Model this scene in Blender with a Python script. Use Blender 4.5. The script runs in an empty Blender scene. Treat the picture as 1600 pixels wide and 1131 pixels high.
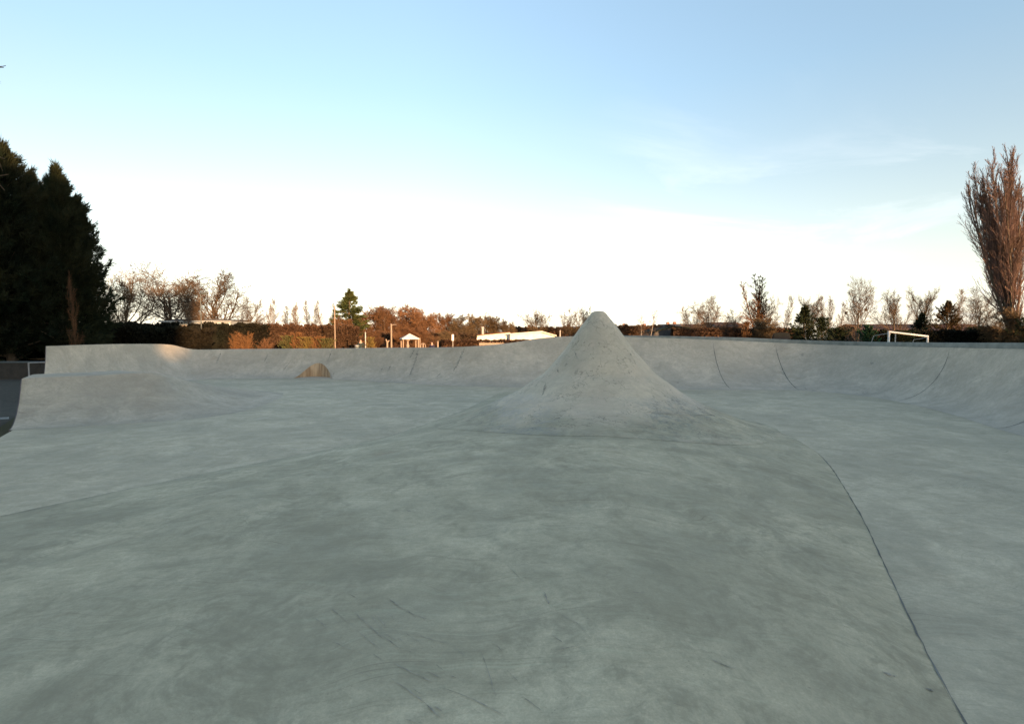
import bpy, bmesh, math, random
import numpy as np
from mathutils import Vector

S = bpy.context.scene
C = S.collection
R = math.radians
F = 800.0                      # focal length in pixels of the 1600 px wide photograph
EYE = 2.30
PITCH = math.atan((565.5 - 528.0) / F)
GZ = -0.25                     # level of the park ground round the concrete
rng = np.random.default_rng(7)

# ------------------------------------------------------------------ surveying helpers
def at(px, py, D):
    """world point at forward distance D seen at pixel (px, py)"""
    v = (565.5 - py) / F
    y = math.cos(PITCH) + v * math.sin(PITCH)
    z = -math.sin(PITCH) + v * math.cos(PITCH)
    k = D / y
    return Vector(((px - 800.0) / F * k, D, EYE + z * k))
def X(px, D): return at(px, 528, D).x
def Z(py, D): return at(800, py, D).z
def onfloor(px, py, z=0.0):
    a = at(px, py, 1.0)
    k = (z - EYE) / (a.z - EYE)
    return Vector((a.x * k, k, z))

# ------------------------------------------------------------------ object helpers
def tag(o, label=None, cat=None, group=None, kind=None):
    if label: o['label'] = label
    if cat: o['category'] = cat
    if group: o['group'] = group
    if kind: o['kind'] = kind
    return o
def thing(name, label, cat, loc=(0, 0, 0), group=None, rz=0.0):
    o = bpy.data.objects.new(name, None); C.objects.link(o)
    o.empty_display_size = 0.3
    o.location = loc; o.rotation_euler = (0, 0, rz)
    return tag(o, label, cat, group)
def link(name, me, parent=None):
    o = bpy.data.objects.new(name, me); C.objects.link(o)
    if parent: o.parent = parent
    return o
def mesh(name, V, Fc, mat=None, smooth=False, sharp=None):
    me = bpy.data.meshes.new(name)
    V = np.asarray(V, dtype=np.float32)
    if isinstance(Fc, np.ndarray):
        n, k = Fc.shape
        me.vertices.add(len(V)); me.vertices.foreach_set('co', V.ravel())
        me.loops.add(n * k); me.loops.foreach_set('vertex_index', Fc.astype(np.int32).ravel())
        me.polygons.add(n)
        me.polygons.foreach_set('loop_start', np.arange(0, n * k, k, dtype=np.int32))
        me.polygons.foreach_set('loop_total', np.full(n, k, dtype=np.int32))
        me.update(calc_edges=True)
    else:
        me.from_pydata([tuple(map(float, v)) for v in V], [], Fc)
    if mat: me.materials.append(mat)
    me.polygons.foreach_set('use_smooth', [smooth] * len(me.polygons))
    if sharp is not None:
        me.set_sharp_from_angle(angle=R(sharp))
    me.validate()
    return me
def bm_obj(name, bm, mat, parent=None, smooth=False, sharp=40):
    me = bpy.data.meshes.new(name)
    bmesh.ops.recalc_face_normals(bm, faces=bm.faces)
    bm.to_mesh(me); bm.free()
    me.materials.append(mat)
    if smooth:
        me.polygons.foreach_set('use_smooth', [True] * len(me.polygons))
        me.set_sharp_from_angle(angle=R(sharp))
    return link(name, me, parent)
def box(bm, x0, x1, y0, y1, z0, z1, bev=0.0):
    r = bmesh.ops.create_cube(bm, size=1)
    for v in r['verts']:
        v.co = Vector((x0 + (v.co.x + .5) * (x1 - x0), y0 + (v.co.y + .5) * (y1 - y0), z0 + (v.co.z + .5) * (z1 - z0)))
    if bev:
        es = list({e for v in r['verts'] for e in v.link_edges})
        bmesh.ops.bevel(bm, geom=es, offset=bev, segments=2, affect='EDGES', profile=.6)
def prism(bm, pts, z0, z1):
    a = [bm.verts.new((p[0], p[1], z0)) for p in pts]
    b = [bm.verts.new((p[0], p[1], z1)) for p in pts]
    n = len(pts)
    bm.faces.new(a[::-1]); bm.faces.new(b)
    for i in range(n): bm.faces.new((a[i], a[(i + 1) % n], b[(i + 1) % n], b[i]))
def extrude_xz(bm, pts, y0, y1):
    a = [bm.verts.new((p[0], y0, p[1])) for p in pts]
    b = [bm.verts.new((p[0], y1, p[1])) for p in pts]
    n = len(pts)
    bm.faces.new(a); bm.faces.new(b[::-1])
    for i in range(n): bm.faces.new((a[i], a[(i + 1) % n], b[(i + 1) % n], b[i]))
def tube(bm, pts, rad, n=8):
    pts = [Vector(p) for p in pts]
    if not hasattr(rad, '__len__'): rad = [rad] * len(pts)
    rings = []
    for i, p in enumerate(pts):
        d = (pts[min(i + 1, len(pts) - 1)] - pts[max(i - 1, 0)]).normalized()
        u = d.cross(Vector((0, 0, 1)) if abs(d.z) < .9 else Vector((1, 0, 0))).normalized(); w = d.cross(u)
        rings.append([bm.verts.new(p + (u * math.cos(2 * math.pi * k / n) + w * math.sin(2 * math.pi * k / n)) * rad[i]) for k in range(n)])
    for a, b in zip(rings, rings[1:]):
        for k in range(n): bm.faces.new((a[k], a[(k + 1) % n], b[(k + 1) % n], b[k]))
    bm.faces.new(rings[0][::-1]); bm.faces.new(rings[-1])

# ------------------------------------------------------------------ materials
def nodes(name):
    m = bpy.data.materials.new(name); m.use_nodes = True
    nt = m.node_tree
    return m, nt, nt.nodes['Principled BSDF']
def N(nt, t, **kw):
    n = nt.nodes.new(t)
    for k, v in kw.items():
        if k in n.inputs.keys() if hasattr(n.inputs, 'keys') else False: n.inputs[k].default_value = v
        else: setattr(n, k, v)
    return n
def ramp(nt, fac, stops):
    r = nt.nodes.new('ShaderNodeValToRGB')
    els = r.color_ramp.elements
    while len(els) < len(stops): els.new(.5)
    for e, (p, c) in zip(els, stops):
        e.position = p; e.color = (c, c, c, 1) if not hasattr(c, '__len__') else (*c, 1)
    nt.links.new(fac, r.inputs['Fac']); return r.outputs['Color']
def mixc(nt, fac, a, b, mode='MIX'):
    m = nt.nodes.new('ShaderNodeMix'); m.data_type = 'RGBA'; m.blend_type = mode
    for sock, v in ((m.inputs[0], fac), (m.inputs[6], a), (m.inputs[7], b)):
        if isinstance(v, bpy.types.NodeSocket): nt.links.new(v, sock)
        elif hasattr(v, '__len__'): sock.default_value = (*v, 1)
        else: sock.default_value = v
    return m.outputs[2]
def noise(nt, vec, scale, detail=4, rough=.55, dist=0.0):
    n = nt.nodes.new('ShaderNodeTexNoise'); n.inputs['Scale'].default_value = scale
    n.inputs['Detail'].default_value = detail; n.inputs['Roughness'].default_value = rough
    n.inputs['Distortion'].default_value = dist
    nt.links.new(vec, n.inputs['Vector']); return n.outputs['Fac']
def mapping(nt, vec, scale=(1, 1, 1), rot=(0, 0, 0), loc=(0, 0, 0)):
    m = nt.nodes.new('ShaderNodeMapping')
    m.inputs['Scale'].default_value = scale; m.inputs['Rotation'].default_value = rot; m.inputs['Location'].default_value = loc
    nt.links.new(vec, m.inputs['Vector']); return m.outputs['Vector']
def math_(nt, op, a, b=None):
    m = nt.nodes.new('ShaderNodeMath'); m.operation = op
    for i, v in enumerate((a, b)):
        if v is None: continue
        if isinstance(v, bpy.types.NodeSocket): nt.links.new(v, m.inputs[i])
        else: m.inputs[i].default_value = v
    return m.outputs[0]

def concrete(name, light, dark, scuff=1.0, blot=None, streak_rot=0.5, seed=0.0, mottle=.6):
    m, nt, b = nodes(name)
    g = nt.nodes.new('ShaderNodeNewGeometry'); P = mapping(nt, g.outputs['Position'], loc=(seed, seed * .7, 0))
    wz = nt.nodes.new('ShaderNodeTexNoise'); wz.inputs['Scale'].default_value = .45; wz.inputs['Detail'].default_value = 3
    nt.links.new(P, wz.inputs['Vector'])
    wa = nt.nodes.new('ShaderNodeVectorMath'); wa.operation = 'MULTIPLY_ADD'; wa.inputs[1].default_value = (1.6, 1.6, .6)
    nt.links.new(wz.outputs['Color'], wa.inputs[0]); nt.links.new(P, wa.inputs[2]); PW = wa.outputs[0]
    big = ramp(nt, noise(nt, P, .5, 7, .66, .5), [(.40, 0), (.61, 1)])
    med = ramp(nt, noise(nt, P, 2.3, 7, .7, .6), [(.38, 0), (.64, 1)])
    fine = ramp(nt, noise(nt, P, 15, 6, .78), [(.34, 0), (.66, 1)])
    grain = noise(nt, P, 130, 2, .6)
    col = mixc(nt, big, light, dark)
    mid = tuple((a * .5 + c * .5) * .76 for a, c in zip(light, dark))
    col = mixc(nt, math_(nt, 'MULTIPLY', med, .62), col, mid)
    blot2 = ramp(nt, noise(nt, mapping(nt, PW, loc=(53, 9, 0)), 1.15, 8, .74, .4), [(.5, 0), (.60, 1)])
    col = mixc(nt, math_(nt, 'MULTIPLY', blot2, .45 * (.5 + .5 * mottle)), col, tuple(c * .66 for c in dark))
    col = mixc(nt, math_(nt, 'MULTIPLY', fine, .38), col, tuple(c * .66 for c in dark))
    gr1 = ramp(nt, noise(nt, P, 70, 4, .8), [(.40, 0), (.60, 1)])
    col = mixc(nt, math_(nt, 'MULTIPLY', gr1, .26), col, tuple(c * .6 for c in dark))
    pv = nt.nodes.new('ShaderNodeTexVoronoi'); pv.inputs['Scale'].default_value = 26
    nt.links.new(PW, pv.inputs['Vector'])
    pore = ramp(nt, pv.outputs['Distance'], [(.05, 1), (.12, 0)])
    pgate = ramp(nt, noise(nt, mapping(nt, P, loc=(3, 8, 0)), 2.2, 4), [(.5, 0), (.6, 1)])
    col = mixc(nt, math_(nt, 'MULTIPLY', math_(nt, 'MULTIPLY', pore, pgate), .55), col, (.12, .11, .09))
    patch = ramp(nt, noise(nt, mapping(nt, PW, loc=(7, 19, 0)), 5.5, 6, .72, .3), [(.46, 0), (.62, 1)])
    pg = ramp(nt, noise(nt, mapping(nt, P, loc=(1, 77, 0)), .8, 4, .6), [(.4, .25), (.6, 1)])
    col = mixc(nt, math_(nt, 'MULTIPLY', math_(nt, 'MULTIPLY', patch, pg), .62 * mottle), col, tuple(c * .68 for c in dark))
    # trowel / wheel streaks in several directions
    for k, (rot, sx, sy, lo, hi, amt, tone) in enumerate((
            (streak_rot, 1.6, 17, .50, .70, .30, .62), (streak_rot - .9, 1.3, 19, .52, .70, .26, .6),
            (streak_rot + 1.35, 1.1, 26, .56, .78, .26, 1.2), (streak_rot + .25, .7, 75, .60, .70, .62, .38),
            (streak_rot - .25, .6, 95, .60, .69, .62, .38))):
        q = mapping(nt, PW, scale=(sx, sy, 3.0), rot=(0, 0, rot), loc=(3.1 * k, 7.7 * k, 0))
        s = ramp(nt, noise(nt, q, 1.0, 5, .62, .25), [(lo, 0), (hi, 1)])
        gate = ramp(nt, noise(nt, mapping(nt, P, loc=(11 * k + 5, 4, 2)), .55, 3), [(.42, 0), (.62, 1)])
        f = math_(nt, 'MULTIPLY', math_(nt, 'MULTIPLY', s, gate), amt * scuff)
        col = mixc(nt, f, col, tuple(min(.75, c * tone) for c in (light if tone > 1 else dark)))
    # small dark spots and chips
    v = nt.nodes.new('ShaderNodeTexVoronoi'); v.inputs['Scale'].default_value = 3.2
    nt.links.new(mapping(nt, P, scale=(1, 1.6, 1)), v.inputs['Vector'])
    spot = ramp(nt, math_(nt, 'ADD', v.outputs['Distance'], math_(nt, 'MULTIPLY', noise(nt, P, 25, 3), .07)), [(.045, 1), (.085, 0)])
    sg = ramp(nt, noise(nt, mapping(nt, P, loc=(31, 5, 0)), 1.3, 2), [(.5, 0), (.62, 1)])
    col = mixc(nt, math_(nt, 'MULTIPLY', math_(nt, 'MULTIPLY', spot, sg), .75), col, (.07, .075, .07))
    # rusty brown wash
    rust = ramp(nt, noise(nt, mapping(nt, P, loc=(2, 61, 0)), .8, 5, .7), [(.6, 0), (.78, 1)])
    col = mixc(nt, math_(nt, 'MULTIPLY', rust, .45), col, (.32, .235, .15))
    if blot: col = blot(nt, g.outputs['Position'], col)
    nt.links.new(col, b.inputs['Base Color'])
    rr = ramp(nt, med, [(0, .62), (1, .82)]); nt.links.new(rr, b.inputs['Roughness'])
    b.inputs['Specular IOR Level'].default_value = .22
    bp = nt.nodes.new('ShaderNodeBump'); bp.inputs['Strength'].default_value = .35; bp.inputs['Distance'].default_value = .012
    h = math_(nt, 'ADD', math_(nt, 'MULTIPLY', fine, .6), math_(nt, 'ADD', math_(nt, 'MULTIPLY', grain, .25), math_(nt, 'MULTIPLY', med, 1.2)))
    nt.links.new(h, bp.inputs['Height']); nt.links.new(bp.outputs['Normal'], b.inputs['Normal'])
    return m

def simple(name, c1, c2=None, scale=6.0, rough=.8, spec=.3, detail=4, metal=0, stretch=(1, 1, 1), bump=0.0, lo=.35, hi=.65):
    m, nt, b = nodes(name)
    tc = nt.nodes.new('ShaderNodeTexCoord'); P = mapping(nt, tc.outputs['Object'], scale=stretch)
    c2 = c2 or tuple(c * .7 for c in c1)
    n = noise(nt, P, scale, detail, .6)
    nt.links.new(mixc(nt, ramp(nt, n, [(lo, 0), (hi, 1)]), c1, c2), b.inputs['Base Color'])
    b.inputs['Roughness'].default_value = rough; b.inputs['Specular IOR Level'].default_value = spec
    b.inputs['Metallic'].default_value = metal
    if bump:
        bp = nt.nodes.new('ShaderNodeBump'); bp.inputs['Distance'].default_value = bump; bp.inputs['Strength'].default_value = .6
        nt.links.new(n, bp.inputs['Height']); nt.links.new(bp.outputs['Normal'], b.inputs['Normal'])
    return m
def twigmat(name, c1, c2, scale=.6):
    m, nt, b = nodes(name)
    tc = nt.nodes.new('ShaderNodeTexCoord'); oi = nt.nodes.new('ShaderNodeObjectInfo')
    n = noise(nt, tc.outputs['Object'], scale, 3)
    col = mixc(nt, ramp(nt, n, [(.35, 0), (.65, 1)]), c1, c2)
    k = math_(nt, 'ADD', math_(nt, 'MULTIPLY', oi.outputs['Random'], .5), .75)
    mm = nt.nodes.new('ShaderNodeVectorMath'); mm.operation = 'SCALE'
    nt.links.new(col, mm.inputs[0]); nt.links.new(k, mm.inputs['Scale'])
    nt.links.new(mm.outputs[0], b.inputs['Base Color'])
    b.inputs['Roughness'].default_value = .9; b.inputs['Specular IOR Level'].default_value = .15
    return m
def brick(name, c1, c2, mortar=(.3, .28, .25), scale=4):
    m, nt, b = nodes(name)
    tc = nt.nodes.new('ShaderNodeTexCoord')
    t = nt.nodes.new('ShaderNodeTexBrick'); t.inputs['Scale'].default_value = scale
    t.inputs['Color1'].default_value = (*c1, 1); t.inputs['Color2'].default_value = (*c2, 1); t.inputs['Mortar'].default_value = (*mortar, 1)
    nt.links.new(mapping(nt, tc.outputs['Object'], rot=(R(90), 0, 0)), t.inputs['Vector'])
    nt.links.new(mixc(nt, .3, t.outputs['Color'], tuple(x * .7 for x in c1)), b.inputs['Base Color'])
    b.inputs['Roughness'].default_value = .9
    return m

def cone_blot(nt, P, col):
    # worn dark teal and blue paint low on the skirt, fine crazing up the flank
    sep = nt.nodes.new('ShaderNodeSeparateXYZ'); nt.links.new(P, sep.inputs[0])
    z, x = sep.outputs['Z'], sep.outputs['X']
    band = ramp(nt, z, [(.30, 0), (.62, 1), (.85, 1), (1.25, 0)])
    n = ramp(nt, noise(nt, P, 1.7, 6, .72, .8), [(.44, 0), (.56, 1)])
    right = ramp(nt, math_(nt, 'DIVIDE', x, 6.0), [(.36, 0), (.5, 1)])
    left = ramp(nt, math_(nt, 'DIVIDE', math_(nt, 'ADD', x, 2.0), 6.0), [(.44, 1), (.52, 0)])
    pn = ramp(nt, noise(nt, P, 14, 4, .7), [(.38, 0), (.55, 1)])
    a = math_(nt, 'MULTIPLY', math_(nt, 'MULTIPLY', band, n), pn)
    col = mixc(nt, math_(nt, 'MULTIPLY', math_(nt, 'MULTIPLY', a, right), .7), col, (.105, .15, .15))
    col = mixc(nt, math_(nt, 'MULTIPLY', math_(nt, 'MULTIPLY', a, left), .42), col, (.17, .20, .25))
    tan = ramp(nt, noise(nt, mapping(nt, P, loc=(9, 3, 1)), 1.1, 4, .6), [(.5, 0), (.68, 1)])
    col = mixc(nt, math_(nt, 'MULTIPLY', tan, .4), col, (.60, .47, .34))
    pale = ramp(nt, math_(nt, 'ADD', z, math_(nt, 'MULTIPLY', noise(nt, P, .9, 4), .5)), [(.78, 0), (1.0, 1)])
    col = mixc(nt, math_(nt, 'MULTIPLY', pale, .38), col, (.74, .61, .475))
    # crazing: thin dark crack lines of a distorted cell pattern
    v = nt.nodes.new('ShaderNodeTexVoronoi'); v.feature = 'DISTANCE_TO_EDGE'; v.inputs['Scale'].default_value = 1.9
    w = nt.nodes.new('ShaderNodeVectorMath'); w.operation = 'ADD'
    nz = nt.nodes.new('ShaderNodeTexNoise'); nz.inputs['Scale'].default_value = 3.5; nz.inputs['Detail'].default_value = 5
    nt.links.new(P, nz.inputs['Vector']); nt.links.new(P, w.inputs[0]); nt.links.new(nz.outputs['Color'], w.inputs[1])
    nt.links.new(w.outputs[0], v.inputs['Vector'])
    line = ramp(nt, v.outputs['Distance'], [(.006, 1), (.022, 0)])
    gate = ramp(nt, noise(nt, mapping(nt, P, loc=(4, 4, 8)), 1.2, 4), [(.44, 0), (.54, 1)])
    return mixc(nt, math_(nt, 'MULTIPLY', math_(nt, 'MULTIPLY', line, gate), .55), col, (.09, .085, .075))

M = {}
M['floor'] = concrete('pale floor concrete', (.75, .64, .445), (.51, .44, .31), 1.0, streak_rot=.15)
M['mound'] = concrete('hump concrete', (.72, .622, .42), (.43, .38, .258), 1.1, streak_rot=.6, seed=13, mottle=1.0)
M['wall'] = concrete('wall concrete', (.74, .63, .48), (.52, .45, .35), .9, streak_rot=1.2, seed=29)
M['ramp'] = concrete('ramp concrete', (.70, .59, .435), (.475, .405, .305), .8, streak_rot=1.0, seed=57)
M['cone'] = concrete('cone concrete', (.72, .622, .42), (.43, .38, .258), 1.1, cone_blot, streak_rot=.6, seed=13, mottle=1.0)
M['kerb'] = simple('weathered kerb concrete', (.28, .29, .26), (.2, .21, .19), 3, .85, bump=.01)
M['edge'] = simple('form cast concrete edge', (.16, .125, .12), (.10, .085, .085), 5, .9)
M['niche'] = simple('rust stained concrete', (.60, .43, .27), (.32, .20, .11), 1.6, .9, stretch=(3, 3, .5), detail=6)
M['joint'] = simple('dark joint filler', (.13, .125, .11), (.22, .215, .19), 1.2, .95, lo=.45, hi=.62)
M['stain'] = simple('dark wheel rubber', (.19, .175, .145), (.47, .42, .335), 11, .9)
M['faint'] = simple('filled pour joint', (.36, .31, .235), (.52, .45, .34), 1.5, .9)
M['dimbrick'] = simple('dirty dark brick', (.06, .05, .04), (.04, .036, .03), 3, .95)
M['asphalt'] = simple('old asphalt', (.045, .042, .033), (.07, .064, .05), 5, .95, bump=.01)
M['grass'] = simple('winter turf', (.035, .042, .014), (.075, .06, .025), .25, .95, detail=8)
M['line'] = simple('worn white line', (.34, .34, .31), (.16, .16, .15), 9)
M['bark'] = twigmat('winter bark', (.075, .06, .045), (.12, .09, .06))
M['twig'] = twigmat('winter twigs', (.085, .062, .045), (.15, .10, .062))
M['russet'] = twigmat('russet twigs', (.17, .085, .04), (.105, .055, .03), .25)
M['oaktwig'] = twigmat('brown twigs', (.14, .095, .05), (.085, .058, .033), .3)
M['poptwig'] = twigmat('poplar twigs', (.20, .125, .10), (.13, .085, .065), .2)
M['palebark'] = twigmat('pale birch bark', (.45, .40, .34), (.30, .26, .21), 2)
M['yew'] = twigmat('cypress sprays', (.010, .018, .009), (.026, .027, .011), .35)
M['fir'] = twigmat('fir sprays', (.035, .05, .015), (.06, .065, .02), .4)
M['darkfir'] = twigmat('dark fir sprays', (.016, .028, .014), (.03, .034, .013), .4)
M['brownfir'] = twigmat('bronze conifer sprays', (.095, .055, .024), (.055, .045, .02), .4)
M['hedge_shade_dark'] = twigmat('shade dark hedge leaves', (.009, .012, .007), (.016, .013, .008), .25)  # darker than real leaves: shade on the hedge is put into the colour
M['hedge_brown'] = twigmat('brown hedge leaves', (.085, .045, .026), (.05, .033, .02), .2)
M['gold'] = twigmat('golden shrub', (.24, .17, .05), (.15, .11, .04), .8)
M['olive'] = twigmat('olive shrub', (.075, .08, .03), (.12, .095, .035), .8)
M['orange'] = twigmat('copper shrub', (.17, .082, .034), (.115, .06, .027), .8)
M['ivy'] = twigmat('green ivy', (.02, .075, .035), (.035, .06, .03), 1.0)
M['white'] = simple('white paint', (.80, .78, .74), (.72, .70, .66), 2)
M['cream'] = simple('cream render', (.78, .72, .62), (.66, .60, .50), 1.2)
M['fascia'] = simple('brown fascia', (.16, .07, .04), (.11, .05, .03), 3)
M['steel'] = simple('galvanised steel', (.42, .40, .38), (.30, .29, .28), 5, .5, metal=.3)
M['darksteel'] = simple('dark painted steel', (.10, .12, .12), (.07, .08, .085), 5, .5)
M['timber'] = simple('pale timber', (.33, .245, .185), (.24, .18, .13), 5, .8, stretch=(4, 4, .6))
M['glass'] = simple('dark window glass', (.02, .025, .03), (.035, .045, .05), 1, .12, .6)
M['greyroof'] = simple('pale grey roof', (.30, .31, .30), (.22, .23, .23), 1.5)
M['tile'] = simple('brown roof tiles', (.13, .062, .042), (.085, .045, .032), 2.5, stretch=(1, 1, 4))
M['slate'] = simple('slate roof', (.07, .07, .075), (.05, .05, .055), 2)
M['redbrick'] = brick('red brick', (.2, .075, .042), (.15, .055, .034))
M['brownbrick'] = brick('brown brick', (.16, .085, .055), (.12, .065, .045))
M['greenmetal'] = simple('dark green sheet metal', (.016, .022, .016), (.012, .016, .013), 3, .9, .05)
M['van'] = simple('dark van paint', (.012, .014, .015), (.018, .02, .02), 2, .6, .1)
M['vanglass'] = simple('tinted glass', (.012, .013, .015), (.016, .017, .02), 1, .5, .12)
M['rubber'] = simple('tyre rubber', (.02, .02, .02), (.03, .03, .03), 5)
M['lampred'] = simple('red lamp lens', (.3, .02, .015), (.2, .015, .01), 5, .3)
M['skin'] = simple('skin', (.48, .30, .22), (.42, .26, .19), 8)
M['hair'] = simple('brown hair', (.06, .04, .025), (.04, .028, .02), 20)
M['coat'] = simple('dark green coat', (.015, .028, .026), (.02, .03, .03), 6)
M['trousers'] = simple('dark trousers', (.03, .03, .035), (.02, .02, .025), 6)
M['pink'] = simple('pale pink trousers', (.55, .38, .32), (.45, .3, .26), 6)
M['navy'] = simple('navy jacket', (.03, .03, .06), (.02, .02, .04), 6)
M['nest'] = simple('twig nest', (.04, .03, .022), (.025, .02, .016), 12)

# ------------------------------------------------------------------ setting: ground, paths, concrete floor
def quad(name, pts, mat, kind='structure', parent=None):
    o = link(name, mesh(name, pts, [tuple(range(len(pts)))], mat), parent)
    if kind: o['kind'] = kind
    return o
quad('ground', [(-900, -300, GZ), (900, -300, GZ), (900, 1500, GZ), (-900, 1500, GZ)], M['grass'])
quad('path', [(-60, -20, GZ + .006), (-11, -20, GZ + .006), (-13.5, 13, GZ + .006), (-20.2, 22, GZ + .006), (-24, 31, GZ + .006), (-60, 33.5, GZ + .006)], M['asphalt'])
a, b_ = onfloor(-40, 654, GZ), onfloor(14, 652, GZ)
q0, q1 = onfloor(-40, 657, GZ), onfloor(14, 655, GZ)
tag(quad('painted_line', [(a.x, a.y, GZ + .012), (b_.x, b_.y, GZ + .012), (q1.x, q1.y, GZ + .012), (q0.x, q0.y, GZ + .012)][::-1], M['line'], kind='structure'))

def floor_slab():
    out = [(-11.2, -9), (15.5, -9), (15.5, 24.5), (9, 26), (0, 28), (-18, 32), (-19.2, 21.2), (-13.4, 15.2), (-12.5, 12.72), (-11.3, 10.9), (-10.4, 6)]
    bm = bmesh.new(); prism(bm, out, GZ + .003, -.004)
    o = bm_obj('skatepark_floor', bm, M['floor'])
    o['kind'] = 'structure'
    return o
slab = floor_slab()

# the broad hump: crest from under the camera to the cone, creases on both sides
CX, CY = X(935, 13.5), 13.5
AMP = .62
Ys_l = [(-9, -13.0), (0, -9.3), (6.6, -6.6), (8.94, -5.0), (11.6, -2.95), (16, -1.55), (21.5, -.5)]
Ys_r = [(-9, 1.7), (0, 1.75), (2.9, 2.66), (4.17, 3.3), (6.47, 4.5), (8.6, 5.5), (9.9, 6.05), (11.6, 6.5), (14, 6.6), (17, 5.3), (21.5, -.45)]
def smooth_interp(pairs):
    xs = np.array([p[0] for p in pairs]); ys = np.array([p[1] for p in pairs])
    fine = np.linspace(xs[0], xs[-1], 400); f = np.interp(fine, xs, ys)
    k = np.hanning(25); k /= k.sum()
    pad = np.concatenate([np.full(12, f[0]) + (f[1] - f[0]) * np.arange(-12, 0), f, f[-1] + (f[-1] - f[-2]) * np.arange(1, 13)])
    g = np.convolve(pad, k, 'valid')
    return lambda y: np.interp(y, fine, g)
left_x, right_x = smooth_interp(Ys_l), smooth_interp(Ys_r)
def crest_x(y): return np.clip(CX * np.asarray(y) / CY, -1.2, CX)
def amp(y):
    y = np.asarray(y); t = np.clip((y - 13.5) / 8.0, 0, 1); b = np.clip((y - 5) / 8.0, 0, 1); return (AMP - .16 * (1 - b * b * (3 - 2 * b))) * (1 - t * t * (3 - 2 * t))
def hump(x, y):
    x = np.asarray(x, float); y = np.asarray(y, float)
    c = crest_x(y); l, r = left_x(y), right_x(y)
    dl = np.clip((c - x) / np.maximum(c - l, .05), 0, 1); dr = np.clip((x - c) / np.maximum(r - c, .05), 0, 1)
    return np.where(x < c, amp(y) * (1 - dl ** 1.45), amp(y) * (1 - dr ** 1.3))
def grid_faces(n, m):
    i, j = np.meshgrid(np.arange(n - 1), np.arange(m - 1), indexing='ij')
    k = (i * m + j).ravel()
    return np.stack([k, k + m, k + m + 1, k + 1], 1)
ys = np.concatenate([np.linspace(-9, 1, 30), np.linspace(1.1, 21.5, 190)])
uu = np.concatenate([-np.linspace(1, 0, 70) ** 1.0, np.linspace(0, 1, 70)[1:]])
YY = np.repeat(ys[:, None], len(uu), 1)
c_, l_, r_ = crest_x(ys)[:, None], left_x(ys)[:, None], right_x(ys)[:, None]
XX = np.where(uu[None] < 0, c_ + uu[None] * (c_ - l_), c_ + uu[None] * (r_ - c_))
ZZ = hump(XX, YY)
V = np.stack([XX, YY, ZZ], -1).reshape(-1, 3)
hm = link('concrete_hump', mesh('concrete_hump', V, grid_faces(len(ys), len(uu))[:, ::-1], M['mound'], True))
tag(hm, 'broad greenish grey concrete hump filling the foreground, running up to the cone', 'ramp')

def draped(name, pts, w, h, mat, parent=None, jit=.35, seed=1, lift=.004, dense=8):
    """a thin strip laid on the surface h(x, y)"""
    r = np.random.default_rng(seed)
    P = np.array([(p[0], p[1]) for p in pts], float)
    d = np.r_[0, np.cumsum(np.linalg.norm(np.diff(P, axis=0), axis=1))]
    n = max(12, int(d[-1] * dense))
    t = np.linspace(0, d[-1], n)
    # Catmull-like smoothing by cubic via repeated corner averaging
    x, y = np.interp(t, d, P[:, 0]), np.interp(t, d, P[:, 1])
    for _ in range(int(dense * 1.2)):
        x[1:-1] = (x[:-2] + 2 * x[1:-1] + x[2:]) / 4; y[1:-1] = (y[:-2] + 2 * y[1:-1] + y[2:]) / 4
    x += r.normal(0, w * .25, n); y += r.normal(0, w * .25, n)
    tx, ty = np.gradient(x), np.gradient(y); L = np.hypot(tx, ty) + 1e-9
    wl = w * np.clip(1 + jit * r.normal(0, 1, n), .3, 2.2) / 2
    ends = np.clip(np.minimum(np.arange(n), np.arange(n)[::-1]) / (n * .12 + 1), .1, 1)
    wl *= ends
    A = np.stack([x - ty / L * wl, y + tx / L * wl], 1); B = np.stack([x + ty / L * wl, y - tx / L * wl], 1)
    Vv = np.stack([np.column_stack([A, h(A[:, 0], A[:, 1]) + lift]), np.column_stack([B, h(B[:, 0], B[:, 1]) + lift])], 1).reshape(-1, 3)
    return link(name, mesh(name, Vv, grid_faces(n, 2), mat), parent)
yl = np.linspace(2, 21.2, 30)
draped('joint_line', [(float(left_x(y)), y) for y in yl], .015, hump, M['stain'], hm, .4, 3, .004)
yr = np.linspace(2.0, 10.9, 30)
draped('joint_line', [(float(right_x(y)), y) for y in yr], .0095, hump, M['joint'], hm, .5, 4, .004)

# ------------------------------------------------------------------ the cone
prof_r = np.array([0, .08, .135, .175, .212, .255, .49, .90, 1.44, 2.13, 2.8, 3.35, 3.9, 4.35])
prof_z = np.array([2.385, 2.380, 2.366, 2.34, 2.295, 2.235, 1.95, 1.37, .79, .38, .165, .07, .015, 0.0])
rr = np.concatenate([np.linspace(0, .32, 22), np.linspace(.34, 4.35, 110)])
zz = np.interp(rr, prof_r, prof_z)
k = np.hanning(9); k /= k.sum()
zs = np.convolve(np.r_[[zz[0]] * 4, zz, [zz[-1]] * 4], k, 'valid'); w_ = np.clip((rr - .34) / .3, 0, 1); zz = zz * (1 - w_) + zs * w_
th = np.linspace(0, 2 * np.pi, 160, endpoint=False)
RR, TT = np.meshgrid(rr, th, indexing='ij')
wob = 1 + .022 * np.sin(3 * TT + 1.1) + .012 * np.sin(7 * TT + 2.0 * RR)
Xc = CX + RR * np.cos(TT) * wob; Yc = CY + RR * np.sin(TT) * wob
Zc = hump(Xc, Yc) * np.clip((RR - .3) / 3.4, 0, 1) + AMP * (1 - np.clip((RR - .3) / 3.4, 0, 1)) + zz[:, None] + .004
nR, nT = RR.shape
Vc = np.stack([Xc, Yc, Zc], -1).reshape(-1, 3)
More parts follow.
